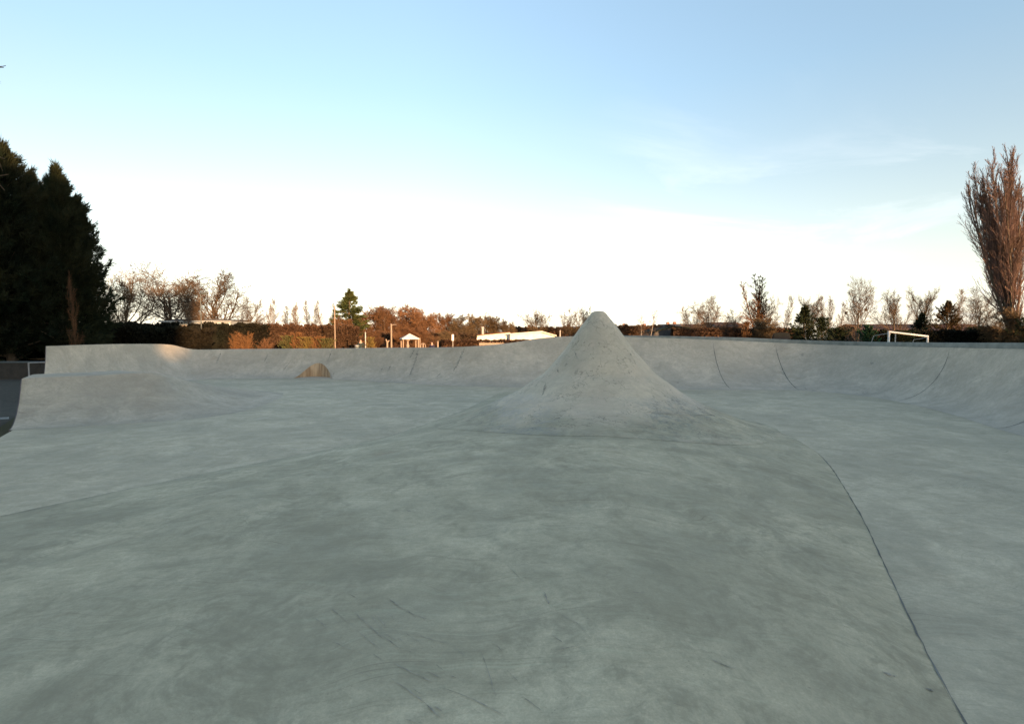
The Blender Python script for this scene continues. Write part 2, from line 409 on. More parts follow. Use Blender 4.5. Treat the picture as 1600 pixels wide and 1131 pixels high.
i, j = np.meshgrid(np.arange(1, nR - 1), np.arange(nT), indexing='ij')
fc = np.stack([i * nT + j, (i + 1) * nT + j, (i + 1) * nT + (j + 1) % nT, i * nT + (j + 1) % nT], -1).reshape(-1, 4)
faces = [tuple(int(v) for v in f) for f in fc] + [tuple(range(nT, 2 * nT))]
cone = link('concrete_cone', mesh('concrete_cone', Vc, faces, M['cone'], True, 50))
tag(cone, 'tall volcano shaped concrete cone with a blunt flat tip in the middle of the skatepark', 'skate cone')
def cone_z(x, y):
    x = np.asarray(x, float); y = np.asarray(y, float)
    r = np.hypot(x - CX, y - CY); f = np.clip((r - .3) / 3.4, 0, 1)
    return hump(x, y) * f + AMP * (1 - f) + np.interp(r, rr, zz)
sk = [(CX + 3.0 * math.cos(t), CY + 2.75 * math.sin(t)) for t in np.linspace(R(195), R(338), 40)]
draped('joint_line', sk, .014, lambda x, y: cone_z(x, y), M['faint'], cone, .6, 9, .012)
rs = random.Random(5)
def on_cone(px, py):
    """first hit of the pixel's ray on the cone surface"""
    a = at(px, py, 1.0) - Vector((0, 0, EYE))
    for s in range(2000):
        d = 8 + s * .005
        p = Vector((0, 0, EYE)) + a * d
        if p.z < float(cone_z(p.x, p.y)): return (p.x, p.y)
    return (a.x * 12, 12)
for pl, w in (([(896, 548), (905, 566), (908, 585), (920, 600), (931, 606)], .022), ([(846, 622), (850, 612), (852, 600)], .03), ([(908, 602), (914, 608), (917, 615)], .035), ([(870, 578), (873, 582)], .03),
              ([(985, 552), (986, 555)], .03)):
    draped('scuff_mark', [on_cone(*p) for p in pl], w, cone_z, M['stain'], cone, .7, int(pl[0][0]), .010, 30)

# ------------------------------------------------------------------ lofted transition walls
def catmull(P, n):
    P = np.asarray(P, float); m = len(P)
    t = np.linspace(0, m - 1, n); i = np.minimum(t.astype(int), m - 2); f = (t - i)[:, None]
    p0 = P[np.maximum(i - 1, 0)]; p1 = P[i]; p2 = P[i + 1]; p3 = P[np.minimum(i + 2, m - 1)]
    return .5 * (2 * p1 + (p2 - p0) * f + (2 * p0 - 5 * p1 + 4 * p2 - p3) * f ** 2 + (3 * p1 - p0 - 3 * p2 + p3) * f ** 3)
class Loft:
    def __init__(self, rim, base, n=240):
        self.rim = catmull(rim, n); self.base = catmull(base, n); self.n = n
        d = self.rim[:, :2] - self.base; self.run = np.linalg.norm(d, axis=1); self.dir = d / self.run[:, None]
        self.h = np.maximum(self.rim[:, 2], .01)
        self.th = 2 * np.arctan(self.h / self.run); self.Rad = self.run / np.sin(self.th)
    def point(self, i, t, lift=0.0):
        i = np.asarray(i, float); a = np.clip(np.floor(i).astype(int), 0, self.n - 2); f = i - a
        L = lambda A: (A[a].T * (1 - f) + A[a + 1].T * f).T
        th, Rd, dr, bs = L(self.th) * t, L(self.Rad), L(self.dir), L(self.base)
        off = Rd * np.sin(th) - lift * np.sin(th); z = Rd * (1 - np.cos(th)) + lift * np.cos(th)
        return np.column_stack([bs + dr * np.asarray(off)[:, None], z])
    def build(self, name, i0, i1, mat, deck=1.6, parent=None, niche=None, nprof=26, cap0=False, cap1=False):
        I = np.arange(i0, i1 + 1); rows = []
        for i in I:
            ts = np.linspace(0, 1, nprof)
            th, Rd = self.th[i] * ts, self.Rad[i]
            off, z = Rd * np.sin(th), Rd * (1 - np.cos(th))
            if niche is not None:
                u = niche[i]                        # depth of the pocket cut back into the transition, as profile share
                tt = np.linspace(u, 1, nprof - 8)
                o2, z2 = Rd * np.sin(self.th[i] * tt), Rd * (1 - np.cos(self.th[i] * tt))
                off = np.r_[np.linspace(0, o2[0], 5), np.full(3, o2[0]), o2]
                z = np.r_[np.zeros(5), z2[0] * np.array([.25, .5, .75]), z2]
            b, d = self.base[i], self.dir[i]
            P = [(b[0] + d[0] * o, b[1] + d[1] * o, zz_) for o, zz_ in zip(off, z)]
            rx, ry, rz = P[-1]
            P += [(rx + d[0] * .03, ry + d[1] * .03, rz + .004), (rx + d[0] * deck, ry + d[1] * deck, rz - .02), (rx + d[0] * deck, ry + d[1] * deck, GZ)]
            rows.append(P)
        m = len(rows[0]); Vv = np.array(rows).reshape(-1, 3)
        faces = [tuple(int(v) for v in f) for f in grid_faces(len(rows), m)[:, ::-1]]
        me = mesh(name, Vv, faces, mat, True, 32)
        o = link(name, me, parent)
        self.rows = rows
        return o
    def cap(self, name, row, mat, parent, out):
        bx, by, _ = row[0]
        P = [(bx, by, GZ)] + list(row)
        P = [Vector(p) for p in P]
        n = Vector(out).normalized() * .02
        bm = bmesh.new()
        a = [bm.verts.new(p) for p in P]; c = [bm.verts.new(p + n) for p in P]
        bm.faces.new(a); bm.faces.new(c[::-1])
        for q in range(len(P)): bm.faces.new((a[q], a[(q + 1) % len(P)], c[(q + 1) % len(P)], c[q]))
        return bm_obj(name, bm, mat, parent)
    def ribbon(self, name, path, w, mat, parent, jit=.4, seed=1, lift=.006, n=60):
        r = np.random.default_rng(seed)
        path = np.array(path, float); s = np.linspace(0, len(path) - 1, n)
        ii = np.interp(s, range(len(path)), path[:, 0]); tt = np.interp(s, range(len(path)), path[:, 1])
        P = self.point(ii, tt, lift); E = self.point(ii + .2, tt, lift)
        side = E - P; side /= np.linalg.norm(side, axis=1)[:, None]
        ww = w * np.clip(1 + jit * r.normal(0, 1, n), .3, 2) * np.clip(np.minimum(np.arange(n), np.arange(n)[::-1]) / (n * .15), .12, 1) / 2
        jx = r.normal(0, w * .15, n)
        Vv = np.stack([P + side * (jx - ww)[:, None], P + side * (jx + ww)[:, None]], 1).reshape(-1, 3)
        return link(name, mesh(name, Vv, grid_faces(n, 2), mat), parent)
    def idx_px(self, px, rim=True):
        A = self.rim if rim else self.base
        p = 800 + A[:, 0] / A[:, 1] * F * .9989
        ok = A[:, 1] > 3
        return int(np.argmin(np.where(ok, abs(p - px), 1e9)))
def rimp(px, py, D): p = at(px, py, D); return (p.x, p.y, p.z)
rim = [rimp(72, 541, 22.5), rimp(130, 539, 24.2), rimp(200, 537.5, 26.6), rimp(264, 538.5, 29.2), rimp(305, 546, 30.9), rimp(380, 545.5, 31.4), rimp(450, 545, 31.3), rimp(530, 544.5, 30.6), rimp(610, 543.5, 29.0),
       rimp(680, 543, 27.8), rimp(740, 541, 27), rimp(800, 535.5, 27), rimp(840, 529, 27.2), rimp(880, 526, 27.2), rimp(930, 525, 27), rimp(985, 526.5, 26.8), rimp(1100, 530.5, 26.2), rimp(1190, 534.5, 26.4), rimp(1260, 537.5, 25.8), rimp(1330, 540, 24.2),
       rimp(1400, 541.5, 22.2), rimp(1490, 543.5, 19), rimp(1600, 545.5, 15.8), (15.2, 12, 1.95), (14.0, 7, 1.95), (12.8, 2, 1.95), (12.0, -4, 1.95)]
base = [(-19.0, 20.4), (-18.4, 22.5), (-17.8, 25), (-17.3, 27.4), (-17.0, 28.6), (-15.2, 29.0), (-12.6, 29.0), (-9.6, 28.3), (-6.4, 26.4), (-3.9, 25.1), (-2.3, 24.4), (-.2, 23.9), (1.0, 23.8), (2.3, 23.7), (3.9, 23.4), (5.8, 23.1), (9.4, 22.6), (11.9, 22.6), (13.1, 22.0), (13.8, 20.7),
        (14.0, 18.9), (13.4, 15.8), (12.2, 12.6), (11.3, 9.5), (10.4, 5.5), (9.4, 1.5), (8.6, -4)]
wall = Loft(rim, base, 520)
kA = wall.idx_px(300); kB = wall.idx_px(905)
qa = link('quarter_pipe', bpy.data.meshes.new('tmp'))
bpy.data.objects.remove(qa)
qp1 = wall.build('quarter_pipe', 0, kA, M['wall'])
tag(qp1, 'raised pinkish concrete quarter pipe at far left with a square cut end', 'quarter pipe')
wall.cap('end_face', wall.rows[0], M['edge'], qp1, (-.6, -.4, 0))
# pocket
nic = np.zeros(wall.n)
pb = 800 + wall.base[:, 0] / wall.base[:, 1] * F
for i in range(wall.n):
    if i < kA or i > kB: continue
    w = (pb[i] - 456) / 62.0
    if 0 < w < 1:
        w2 = w ** 1.75
        nic[i] = .68 * math.sqrt(max(0, 1 - (2 * w2 - 1) ** 2)) ** 1.1
qp2 = wall.build('bank_wall', kA, kB, M['wall'], niche=nic)
tag(qp2, 'long low curved concrete wall at the back with an arched rust stained pocket', 'skate wall')
idn = [i for i in range(kA, kB) if nic[i] > 0.02]
Pn = []
for i in idn:
    b, d = wall.base[i], wall.dir[i]; o = wall.Rad[i] * math.sin(wall.th[i] * nic[i]) - .012; z1 = wall.Rad[i] * (1 - math.cos(wall.th[i] * nic[i]))
    for f in (.0, .33, .66, .985): Pn.append((b[0] + d[0] * o, b[1] + d[1] * o, .005 + z1 * f))
link('pocket_face', mesh('pocket_face', Pn, grid_faces(len(idn), 4)[:, ::-1], M['niche'], True), qp2)
rng2 = random.Random(3)
for px0, t0, px1, t1, w in ((655, 1, 640, .35, .13), (646, .97, 641, .8, .10), (598, .62, 596, .5, .10), (610, .66, 608, .5, .12), (520, .98, 510, .7, .07), (455, .75, 440, .45, .06), (345, .95, 335, .65, .09), (420, .9, 412, .7, .07), (690, .5, 686, .38, .08), (522, .42, 518, .3, .09), (725, .99, 712, .55, .12), (655, .28, 630, .1, .05)):
    wall.ribbon('wheel_mark', [(wall.idx_px(px0), t0), (wall.idx_px(px1), t1)], w * .75, M['stain'], qp2, .6, int(px0))
qp3 = wall.build('bowl_wall', kB, wall.n - 1, M['wall'])
tag(qp3, 'high curved concrete bowl wall sweeping round the right side under a darker kerb', 'bowl wall')
for pt, pbm, w in ((1112, 1147, .03), (1210, 1253, .03), (1482, 1400, .028), (1700, 1562, .03)):
    it = wall.idx_px(pt); ib = wall.idx_px(pbm, False)
    wall.ribbon('joint_line', [(it + (ib - it) * (1 - t_) ** 1.6, t_) for t_ in np.linspace(1, .02, 14)], w, M['joint'], qp3, .12, pt)
for px0, t0, px1, t1, w in ((1213, .55, 1214, .5, .1), (1240, .2, 1246, .1, .05), (1255, .07, 1262, .03, .12), (1360, .2, 1350, .16, .1), (1362, .8, 1361, .75, .1), (1252, .86, 1251, .82, .08), (1040, .3, 1041, .27, .09)):
    wall.ribbon('wheel_mark', [(wall.idx_px(px0), t0), (wall.idx_px(px1), t1)], w, M['stain'], qp3, .6, int(px0))
# kerb on the right rim
rows = []
for i in range(wall.idx_px(960), wall.n):
    x, y, z = wall.rim[i]; d = wall.dir[i]; g = min(1, (i - wall.idx_px(960)) / 40)
    hk = (.05 + .14 * g)
    q = lambda o, dz: (x + d[0] * o, y + d[1] * o, z + dz)
    rows.append([q(.05, .005), q(.05, hk - .02), q(.07, hk), q(.45, hk), q(.47, hk - .02), q(.47, -.02)])
link('kerb', mesh('kerb', np.array(rows).reshape(-1, 3), grid_faces(len(rows), 6)[:, ::-1], M['kerb'], True, 40), qp3)

# the low ramp at the left: hip falling away to the right
P0 = at(34, 592.5, 14.6); P1 = at(48, 590.5, 14.8); P2 = at(150, 586.5, 15.6); P3 = at(235, 582.5, 16.4)
rim2 = [tuple(P0), tuple(P1), tuple(P2), tuple(P3), rimp(268, 588, 17.2), rimp(310, 598, 18.4), rimp(360, 606, 20), (X(420, 21.5), 21.5, .03)]
base2 = [(-12.55, 12.7), (-12.3, 12.8), (-10.6, 13.6), (-9.0, 14.6), (-8.5, 16.0), (-8.6, 17.8), (-8.9, 19.6), (-9.6, 21.4)]
ramp2 = Loft(rim2, base2, 120)
nr = link('x', bpy.data.meshes.new('x')); bpy.data.objects.remove(nr)
rp = ramp2.build('low_ramp', 0, ramp2.n - 1, M['ramp'], deck=2.4)
tag(rp, 'low grey concrete ramp at left with a ridge sloping down to the right', 'ramp')
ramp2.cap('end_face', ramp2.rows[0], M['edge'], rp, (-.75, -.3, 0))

# foreground scuffs, dragged wheel marks
def mp(px, py):
    a = at(px, py, 1.0) - Vector((0, 0, EYE))
    for s in range(6000):
        d = 1.6 + s * .005; p = Vector((0, 0, EYE)) + a * d
        if p.z < float(hump(p.x, p.y)): return (p.x, p.y)
    return (a.x * 20, 20)
marks = [([(552, 956), (592, 992)], .004), ([(600, 930), (640, 962), (676, 970)], .004), ([(640, 990), (700, 1008), (752, 1020)], .003), ([(752, 1020), (768, 1060), (775, 1090)], .003), ([(610, 1060), (670, 1100), (690, 1125)], .004), ([(566, 968), (600, 1000)], .003), ([(690, 1075), (740, 1090), (790, 1120)], .004), ([(620, 1040), (680, 1068)], .004),
         ([(850, 925), (858, 945)], .008), ([(1108, 1028), (1125, 1042), (1150, 1046)], .006), ([(1378, 1050), (1402, 1058)], .014), ([(1446, 1076), (1458, 1080)], .012), ([(690, 695), (720, 684)], .010), ([(655, 678), (668, 676)], .02), ([(1215, 714), (1235, 722)], .02), ([(1140, 684), (1150, 690)], .03), ([(636, 797), (641, 799)], .02), ([(70, 794), (80, 794)], .02)]
for q, (pl, w) in enumerate(marks):
    draped('wheel_mark', [mp(*p) for p in pl], w, hump, M['stain'], hm, .8, 100 + q, .0045, 40)

rq = random.Random(21)
for q in range(46):                                                # fine dragged scratches
    cx_, cy_ = (rq.gauss(570, 60), rq.gauss(985, 40)) if q < 16 else ((rq.gauss(700, 70), rq.gauss(1060, 40)) if q < 30 else (rq.uniform(500, 1250), rq.uniform(780, 1110)))
    an_ = rq.gauss(.62, .16) if q < 30 else rq.gauss(.35, .3); ln_ = rq.uniform(14, 46)
    draped('scratch', [mp(cx_, min(cy_, 1125)), mp(cx_ + ln_ * math.cos(an_), min(cy_ + ln_ * math.sin(an_), 1130))], rq.uniform(.0018, .0035), hump, M['stain'], hm, .6, 300 + q, .0045, 40)

# ------------------------------------------------------------------ vegetation generators
def frusta(segs, sides=3):
    P0 = np.concatenate([s[0] for s in segs]); P1 = np.concatenate([s[1] for s in segs]); r0 = np.concatenate([s[2] for s in segs]); r1 = np.concatenate([s[3] for s in segs])
    d = P1 - P0; d /= np.linalg.norm(d, axis=1)[:, None] + 1e-9
    ref = np.where(abs(d[:, 2:3]) < .9, np.array([[0, 0, 1.]]), np.array([[1., 0, 0]]))
    u = np.cross(d, ref); u /= np.linalg.norm(u, axis=1)[:, None]; w = np.cross(d, u)
    V = []
    for base_, rad in ((P0, r0), (P1, r1)):
        for k in range(sides):
            a = 2 * math.pi * k / sides
            V.append(base_ + (u * math.cos(a) + w * math.sin(a)) * rad[:, None])
    V = np.stack(V, 1); n = len(P0); s = sides
    idx = np.arange(n)[:, None] * (2 * s)
    fs = [np.concatenate([idx + k, idx + (k + 1) % s, idx + s + (k + 1) % s, idx + s + k], 1) for k in range(s)]
    return V.reshape(-1, 3), np.concatenate(fs)
def grow(r, trunk_h, trunk_r, lean, levels, rmin=.012, tseg=8, twander=.06, taper0=.25):
    """levels: dicts n (children), t0,t1, ang, dang, len, lenfall, up, wander, seg, rad, all relative; returns [trunk segs], [crown segs]"""
    P = np.zeros((1, 3)); D = np.array([[lean[0], lean[1], 1.0]]); D /= np.linalg.norm(D)
    Ln = np.array([trunk_h]); Rd = np.array([trunk_r]); out = []
    spec = dict(seg=tseg, wander=twander, up=0.03, taper=taper0)
    for lv in range(len(levels) + 1):
        B = len(P); n = spec['seg']; pts = [P]; d = D.copy(); dirs = [d]
        for s in range(n):
            d = d + r.normal(0, spec['wander'], (B, 3)) + np.array([0, 0, spec['up']]); d /= np.linalg.norm(d, axis=1)[:, None]
            pts.append(pts[-1] + d * (Ln / n)[:, None]); dirs.append(d)
        pts = np.stack(pts, 1); dirs = np.stack(dirs, 1)
        f = np.linspace(0, 1, n + 1); rad = np.maximum(Rd[:, None] * (1 - (1 - spec['taper']) * f[None]), rmin)
        out.append((pts[:, :-1].reshape(-1, 3), pts[:, 1:].reshape(-1, 3), rad[:, :-1].ravel(), rad[:, 1:].ravel()))
        if lv == len(levels): break
        q = levels[lv]; k = q['n']
        t = q['t0'] + (q['t1'] - q['t0']) * (np.arange(k)[None] + r.uniform(0, 1, (B, k))) / k
        ti = np.minimum((t * n).astype(int), n - 1); tf = (t * n - ti)[..., None]; bi = np.arange(B)[:, None]
        st = pts[bi, ti] * (1 - tf) + pts[bi, ti + 1] * tf
        dd = dirs[bi, ti + 1]; rl = np.take_along_axis(rad, ti, 1)
        az = r.uniform(0, 2 * np.pi, (B, 1)) + np.arange(k)[None] * 2.399 + r.normal(0, .3, (B, k))
        an = R(q['ang']) + r.normal(0, R(q['dang']), (B, k))
        ref = np.where(abs(dd[..., 2:3]) < .95, np.array([0, 0, 1.]), np.array([1., 0, 0]))
        u = np.cross(dd, ref); u /= np.linalg.norm(u, axis=-1)[..., None]; w = np.cross(dd, u)
        nd = dd * np.cos(an)[..., None] + (u * np.cos(az)[..., None] + w * np.sin(az)[..., None]) * np.sin(an)[..., None]
        ln = Ln[:, None] * q['len'] * (1 - q.get('fall', .4) * t) * r.uniform(.7, 1.2, (B, k))
        keep = r.uniform(0, 1, (B, k)) < q.get('keep', 1.0)
        P, D, Ln = st[keep], nd[keep], ln[keep]; Rd = np.maximum(rl[keep] * q.get('rad', .6), rmin)
        spec = dict(seg=q.get('seg', 4), wander=q.get('wander', .12), up=q.get('up', .04), taper=q.get('taper', .3))
    return out
protos = {}
def bare_proto(key, seed, h, r0, levels, ntrunk=2, lean=(0, 0), bark='bark', twig='twig', rmin=.014, trunk_share=1.0, twander=.06, extra=None, taper0=.25, wp=94):
    r = np.random.default_rng(seed)
    segs = grow(r, h * trunk_share, r0, lean, levels, rmin, twander=twander, taper0=taper0)
    if extra:
        for (e_h, e_lean, e_lv) in extra:
            s2 = grow(r, e_h, r0 * .7, e_lean, e_lv, rmin); 
            segs = [tuple(np.concatenate([a_, b2]) for a_, b2 in zip(s, t)) for s, t in zip(segs, s2)]
    allz = np.concatenate([s[1][:, 2] for s in segs]); top = np.percentile(allz, 99.3)
    wid = np.percentile(np.hypot(np.concatenate([s[1][:, 0] for s in segs]), np.concatenate([s[1][:, 1] for s in segs])), wp)
    A = frusta(segs[:ntrunk], 5); B = frusta(segs[ntrunk:], 3)
    protos[key] = (mesh(key + ' trunk', *A, M[bark], True), mesh(key + ' crown', *B, M[twig]), top, wid)
L = dict
for v in range(3):
    bare_proto(f'oak{v}', 20 + v, 10, .19, [L(n=13, t0=.2, t1=1, ang=47, dang=13, len=.80, fall=.42, up=.10, wander=.11, seg=7, rad=.5),
        L(n=10, t0=.2, t1=1, ang=40, dang=13, len=.50, fall=.4, up=.06, wander=.13, seg=5, rad=.5), L(n=8, t0=.15, t1=1, ang=40, dang=15, len=.56, fall=.35, up=.04, wander=.15, seg=3, rad=.5),
        L(n=4, t0=.15, t1=1, ang=42, dang=16, len=.7, fall=.2, up=.03, wander=.18, seg=2, rad=.6)], trunk_share=.6, rmin=.0085)
    bare_proto(f'vase{v}', 40 + v, 10, .17, [L(n=13, t0=.08, t1=1, ang=28, dang=10, len=1.15, fall=.5, up=.085, wander=.08, seg=8, rad=.5),
        L(n=11, t0=.22, t1=1, ang=30, dang=11, len=.40, fall=.45, up=.06, wander=.11, seg=5, rad=.48), L(n=8, t0=.12, t1=1, ang=34, dang=13, len=.56, fall=.35, up=.05, wander=.14, seg=3, rad=.5),
        L(n=4, t0=.12, t1=1, ang=36, dang=14, len=.65, fall=.2, up=.04, wander=.18, seg=2, rad=.6)], trunk_share=.5, rmin=.008)
    bare_proto(f'russet{v}', 60 + v, 10, .15, [L(n=19, t0=.06, t1=1, ang=50, dang=17, len=.64, fall=.38, up=.09, wander=.13, seg=6, rad=.5),
        L(n=12, t0=.15, t1=1, ang=44, dang=16, len=.50, fall=.38, up=.06, wander=.16, seg=4, rad=.55), L(n=9, t0=.1, t1=1, ang=44, dang=18, len=.56, fall=.3, up=.04, wander=.18, seg=3, rad=.6),
        L(n=5, t0=.1, t1=1, ang=46, dang=18, len=.7, fall=.2, up=.03, wander=.2, seg=2, rad=.8)], twig='russet', trunk_share=.62, rmin=.015)
    bare_proto(f'slim{v}', 80 + v, 10, .07, [L(n=24, t0=.1, t1=1, ang=26, dang=9, len=.34, fall=.62, up=.09, wander=.09, seg=5, rad=.42),
        L(n=9, t0=.15, t1=1, ang=32, dang=12, len=.52, fall=.3, up=.05, wander=.13, seg=3, rad=.5), L(n=6, t0=.1, t1=1, ang=34, dang=12, len=.6, fall=.3, up=.04, wander=.16, seg=2, rad=.6)], ntrunk=1, trunk_share=.95, rmin=.011)
bare_proto('birch', 95, 10, .12, [L(n=20, t0=.3, t1=1, ang=32, dang=10, len=.26, fall=.55, up=.06, wander=.12, seg=4, rad=.4),
        L(n=7, t0=.2, t1=1, ang=36, dang=12, len=.5, fall=.3, up=-.05, wander=.16, seg=3, rad=.5), L(n=5, t0=.2, t1=1, ang=36, dang=12, len=.5, fall=.3, up=-.08, wander=.2, seg=2, rad=.5)], ntrunk=1, bark='palebark', trunk_share=.95, rmin=.010)
pl = [L(n=24, t0=.06, t1=.6, ang=11.5, dang=2.5, len=1.08, fall=.5, up=.075, wander=.02, seg=10, rad=.5),
      L(n=20, t0=.1, t1=1, ang=15, dang=4, len=.30, fall=.6, up=.07, wander=.04, seg=6, rad=.42), L(n=9, t0=.08, t1=1, ang=14, dang=5, len=.50, fall=.4, up=.07, wander=.06, seg=4, rad=.55),
      L(n=4, t0=.1, t1=1, ang=15, dang=6, len=.6, fall=.3, up=.06, wander=.09, seg=2, rad=.7)]
bare_proto('poplar0', 111, 20, .34, pl, twig='poptwig', trunk_share=.70, rmin=.0125, twander=.02, taper0=.06, wp=99)
pls = [L(n=5, t0=.08, t1=.35, ang=8, dang=3, len=.80, fall=.45, up=.09, wander=.04, seg=8, rad=.5), L(n=26, t0=.08, t1=1, ang=36, dang=10, len=.26, fall=.85, up=.07, wander=.07, seg=5, rad=.42),
       L(n=10, t0=.1, t1=1, ang=28, dang=9, len=.46, fall=.4, up=.07, wander=.1, seg=3, rad=.55), L(n=4, t0=.1, t1=1, ang=28, dang=9, len=.55, fall=.3, up=.06, wander=.1, seg=2, rad=.7)]
bare_proto('poplar1', 112, 12, .18, pls, twig='russet', ntrunk=1, trunk_share=.95, rmin=.012, twander=.03, taper0=.1)
bare_proto('shrub', 131, 2.5, .03, [L(n=18, t0=.0, t1=.9, ang=26, dang=12, len=.95, fall=.35, up=.04, wander=.1, seg=4, rad=.8), L(n=12, t0=.15, t1=1, ang=30, dang=14, len=.42, fall=.3, up=.04, wander=.15, seg=3, rad=.7),
       L(n=7, t0=.1, t1=1, ang=32, dang=14, len=.5, fall=.3, up=.03, wander=.18, seg=2, rad=.8)], ntrunk=1, rmin=.010, trunk_share=.9)

def sprays(r, tips, dirs, size, per=9, spread=.5, wid=.16):
    """feathery sprays: each a fan of narrow leaflets round a stem from the tip point"""
    n = len(tips)
    t = np.repeat(tips, per, 0); d = np.repeat(dirs, per, 0); s = np.repeat(size, per)
    along = r.uniform(-.55, .35, (n * per, 1)) * s[:, None]
    side = r.normal(0, 1, (n * per, 3)); side -= (side * d).sum(1)[:, None] * d; side /= np.linalg.norm(side, axis=1)[:, None]
    dd = d + side * spread * r.uniform(.3, 1.2, (n * per, 1)); dd /= np.linalg.norm(dd, axis=1)[:, None]
    L_ = s * r.uniform(.45, 1.0, n * per)
    a = t + d * along; b = a + dd * L_[:, None]
    w = np.cross(dd, r.normal(0, 1, (n * per, 3))); w /= np.linalg.norm(w, axis=1)[:, None]; w *= (L_ * wid)[:, None]
    V = np.stack([a, a + dd * (L_ * .5)[:, None] + w, b, a + dd * (L_ * .5)[:, None] - w], 1).reshape(-1, 3)
    return V, np.arange(n * per * 4).reshape(-1, 4)
def conifer_proto(key, seed, h, rad, env, n, size, mat, bark='bark', droop=.1, clumps=26, per=9, boughs=220, rise=.55, rag=.22, bare=.05, wid=.10, tiers=0):
    r = np.random.default_rng(seed)
    bt = bare + (1 - bare) * r.uniform(0, 1, boughs) ** .85
    if tiers: bt = np.clip((np.floor(bt * tiers) + .5 + r.normal(0, .16, boughs)) / tiers, bare, 1)
    ba = r.uniform(0, 2 * np.pi, boughs); bl = np.clip(r.normal(1, rag, boughs), .55, 1.45)
    be = np.interp(bt, [p[0] for p in env], [p[1] for p in env]) * rad * bl
    k = r.integers(0, boughs, n); f = 1 - r.uniform(0, 1, n) ** 1.5 * .85          # along the bough, denser outward
    q = be[k] * f; az = ba[k] + r.normal(0, 1, n) * (.42 * (1.08 - f)) ; t = bt[k]
    up = rise * be[k] * (f ** 1.6) * (.35 + t) - droop * q
    tips = np.stack([np.cos(az) * q, np.sin(az) * q, t * h + up + r.normal(0, 1, n) * size * .45 * (1.25 - f)], 1)
    tips[:, 2] = np.minimum(tips[:, 2], h * 1.02)
    d = np.stack([np.cos(az), np.sin(az), rise * 1.3 * (.4 + t) - droop * 2 + 0 * q], 1) + r.normal(0, .25, (n, 3)); d /= np.linalg.norm(d, axis=1)[:, None]
    ns = max(14, n // 90)                                                        # leader
    lz = r.uniform(.84, 1.04, ns); la = r.uniform(0, 2 * np.pi, ns); le = np.maximum(1.04 - lz, 0) * rad * .6
    tips = np.concatenate([tips, np.stack([np.cos(la) * le, np.sin(la) * le, lz * h], 1)])
    dl = np.stack([np.cos(la) * .45, np.sin(la) * .45, np.ones(ns)], 1); d = np.concatenate([d, dl / np.linalg.norm(dl, axis=1)[:, None]])
    sz = size * r.uniform(.6, 1.25, len(tips)) * (1 - .4 * np.r_[f * .6 + t * .4, np.full(ns, .6)])
    V, Fc = sprays(r, tips, d, sz, per, .55, wid)
    segs = grow(r, h * .94, rad * .10, (0, 0), [L(n=40, t0=.05, t1=.96, ang=78, dang=8, len=rad / h * .85, fall=.75, up=.02, wander=.06, seg=3, rad=.3)], .02, twander=.01)
    A = frusta(segs, 5)
    protos[key] = (mesh(key + ' trunk', *A, M[bark], True), mesh(key + ' crown', V, Fc, M[mat]), h, rad)
ley = [(0, .8), (.12, 1), (.32, .95), (.55, .76), (.75, .5), (.88, .29), (.95, .14), (1, .03)]
for v in range(3): conifer_proto(f'leyland{v}', 150 + v, 15, 4.2, ley, 8500, .95, 'yew', boughs=300, per=13, rise=.62, bare=.10, rag=.32, wid=.055)
fir = [(0, .9), (.12, 1), (.3, .86), (.5, .68), (.7, .48), (.85, .28), (1, .03)]
conifer_proto('fir', 171, 9, 2.9, fir, 2600, .62, 'fir', droop=.2, boughs=150, rise=.4, tiers=13, rag=.18)
conifer_proto('darkfir', 172, 9, 3.2, fir, 2600, .62, 'darkfir', droop=.12, boughs=170, rise=.42, tiers=14)
conifer_proto('brownfir', 173, 8, 3.0, ley, 2600, .55, 'brownfir', droop=.0, boughs=160)
dome = [(0, .85), (.3, 1), (.6, .86), (.85, .5), (1, .12)]
conifer_proto('roundbush', 174, 3, 1.9, dome, 1500, .34, 'darkfir', droop=0, boughs=120)
conifer_proto('ivybush', 175, 3, 1.5, dome, 1400, .26, 'ivy', droop=0, boughs=110, per=8, wid=.3)
for q_, (nm, mt) in enumerate((('goldbush', 'gold'), ('olivebush', 'olive'), ('copperbush', 'orange'))):
    conifer_proto(nm, 180 + q_, 3, 1.9, dome, 1300, .32, mt, droop=-.05, boughs=110, per=8, wid=.16)

def plant(key, name, label, cat, px, top, width, D, group=None, rz=None, base_z=GZ, twig=None, lean=0.0, swap=None):
    """top: pixel row of the tip; width: pixel width of the crown"""
    tr, cr, ph, pw = protos[key]
    h = Z(top, D) - base_z; sz = h / ph; sx = (width / F * D) / (2 * pw)
    o = thing(name, label, cat, (X(px, D), D, base_z), group)
    o.rotation_euler = (0, lean, 0)
    for nm, me in (('trunk', tr), ('crown', cr)):
        c = link(nm, me, o); c.scale = (sx, sx, sz); c.rotation_euler = (0, 0, rz if rz is not None else (px * 1.37) % 6.28)
        if twig and nm == 'crown':
            key2 = (me.name, twig)
            if key2 not in protos:
                m2 = me.copy(); m2.materials.clear(); m2.materials.append(M[twig]); protos[key2] = m2
            c.data = protos[key2]
    return o

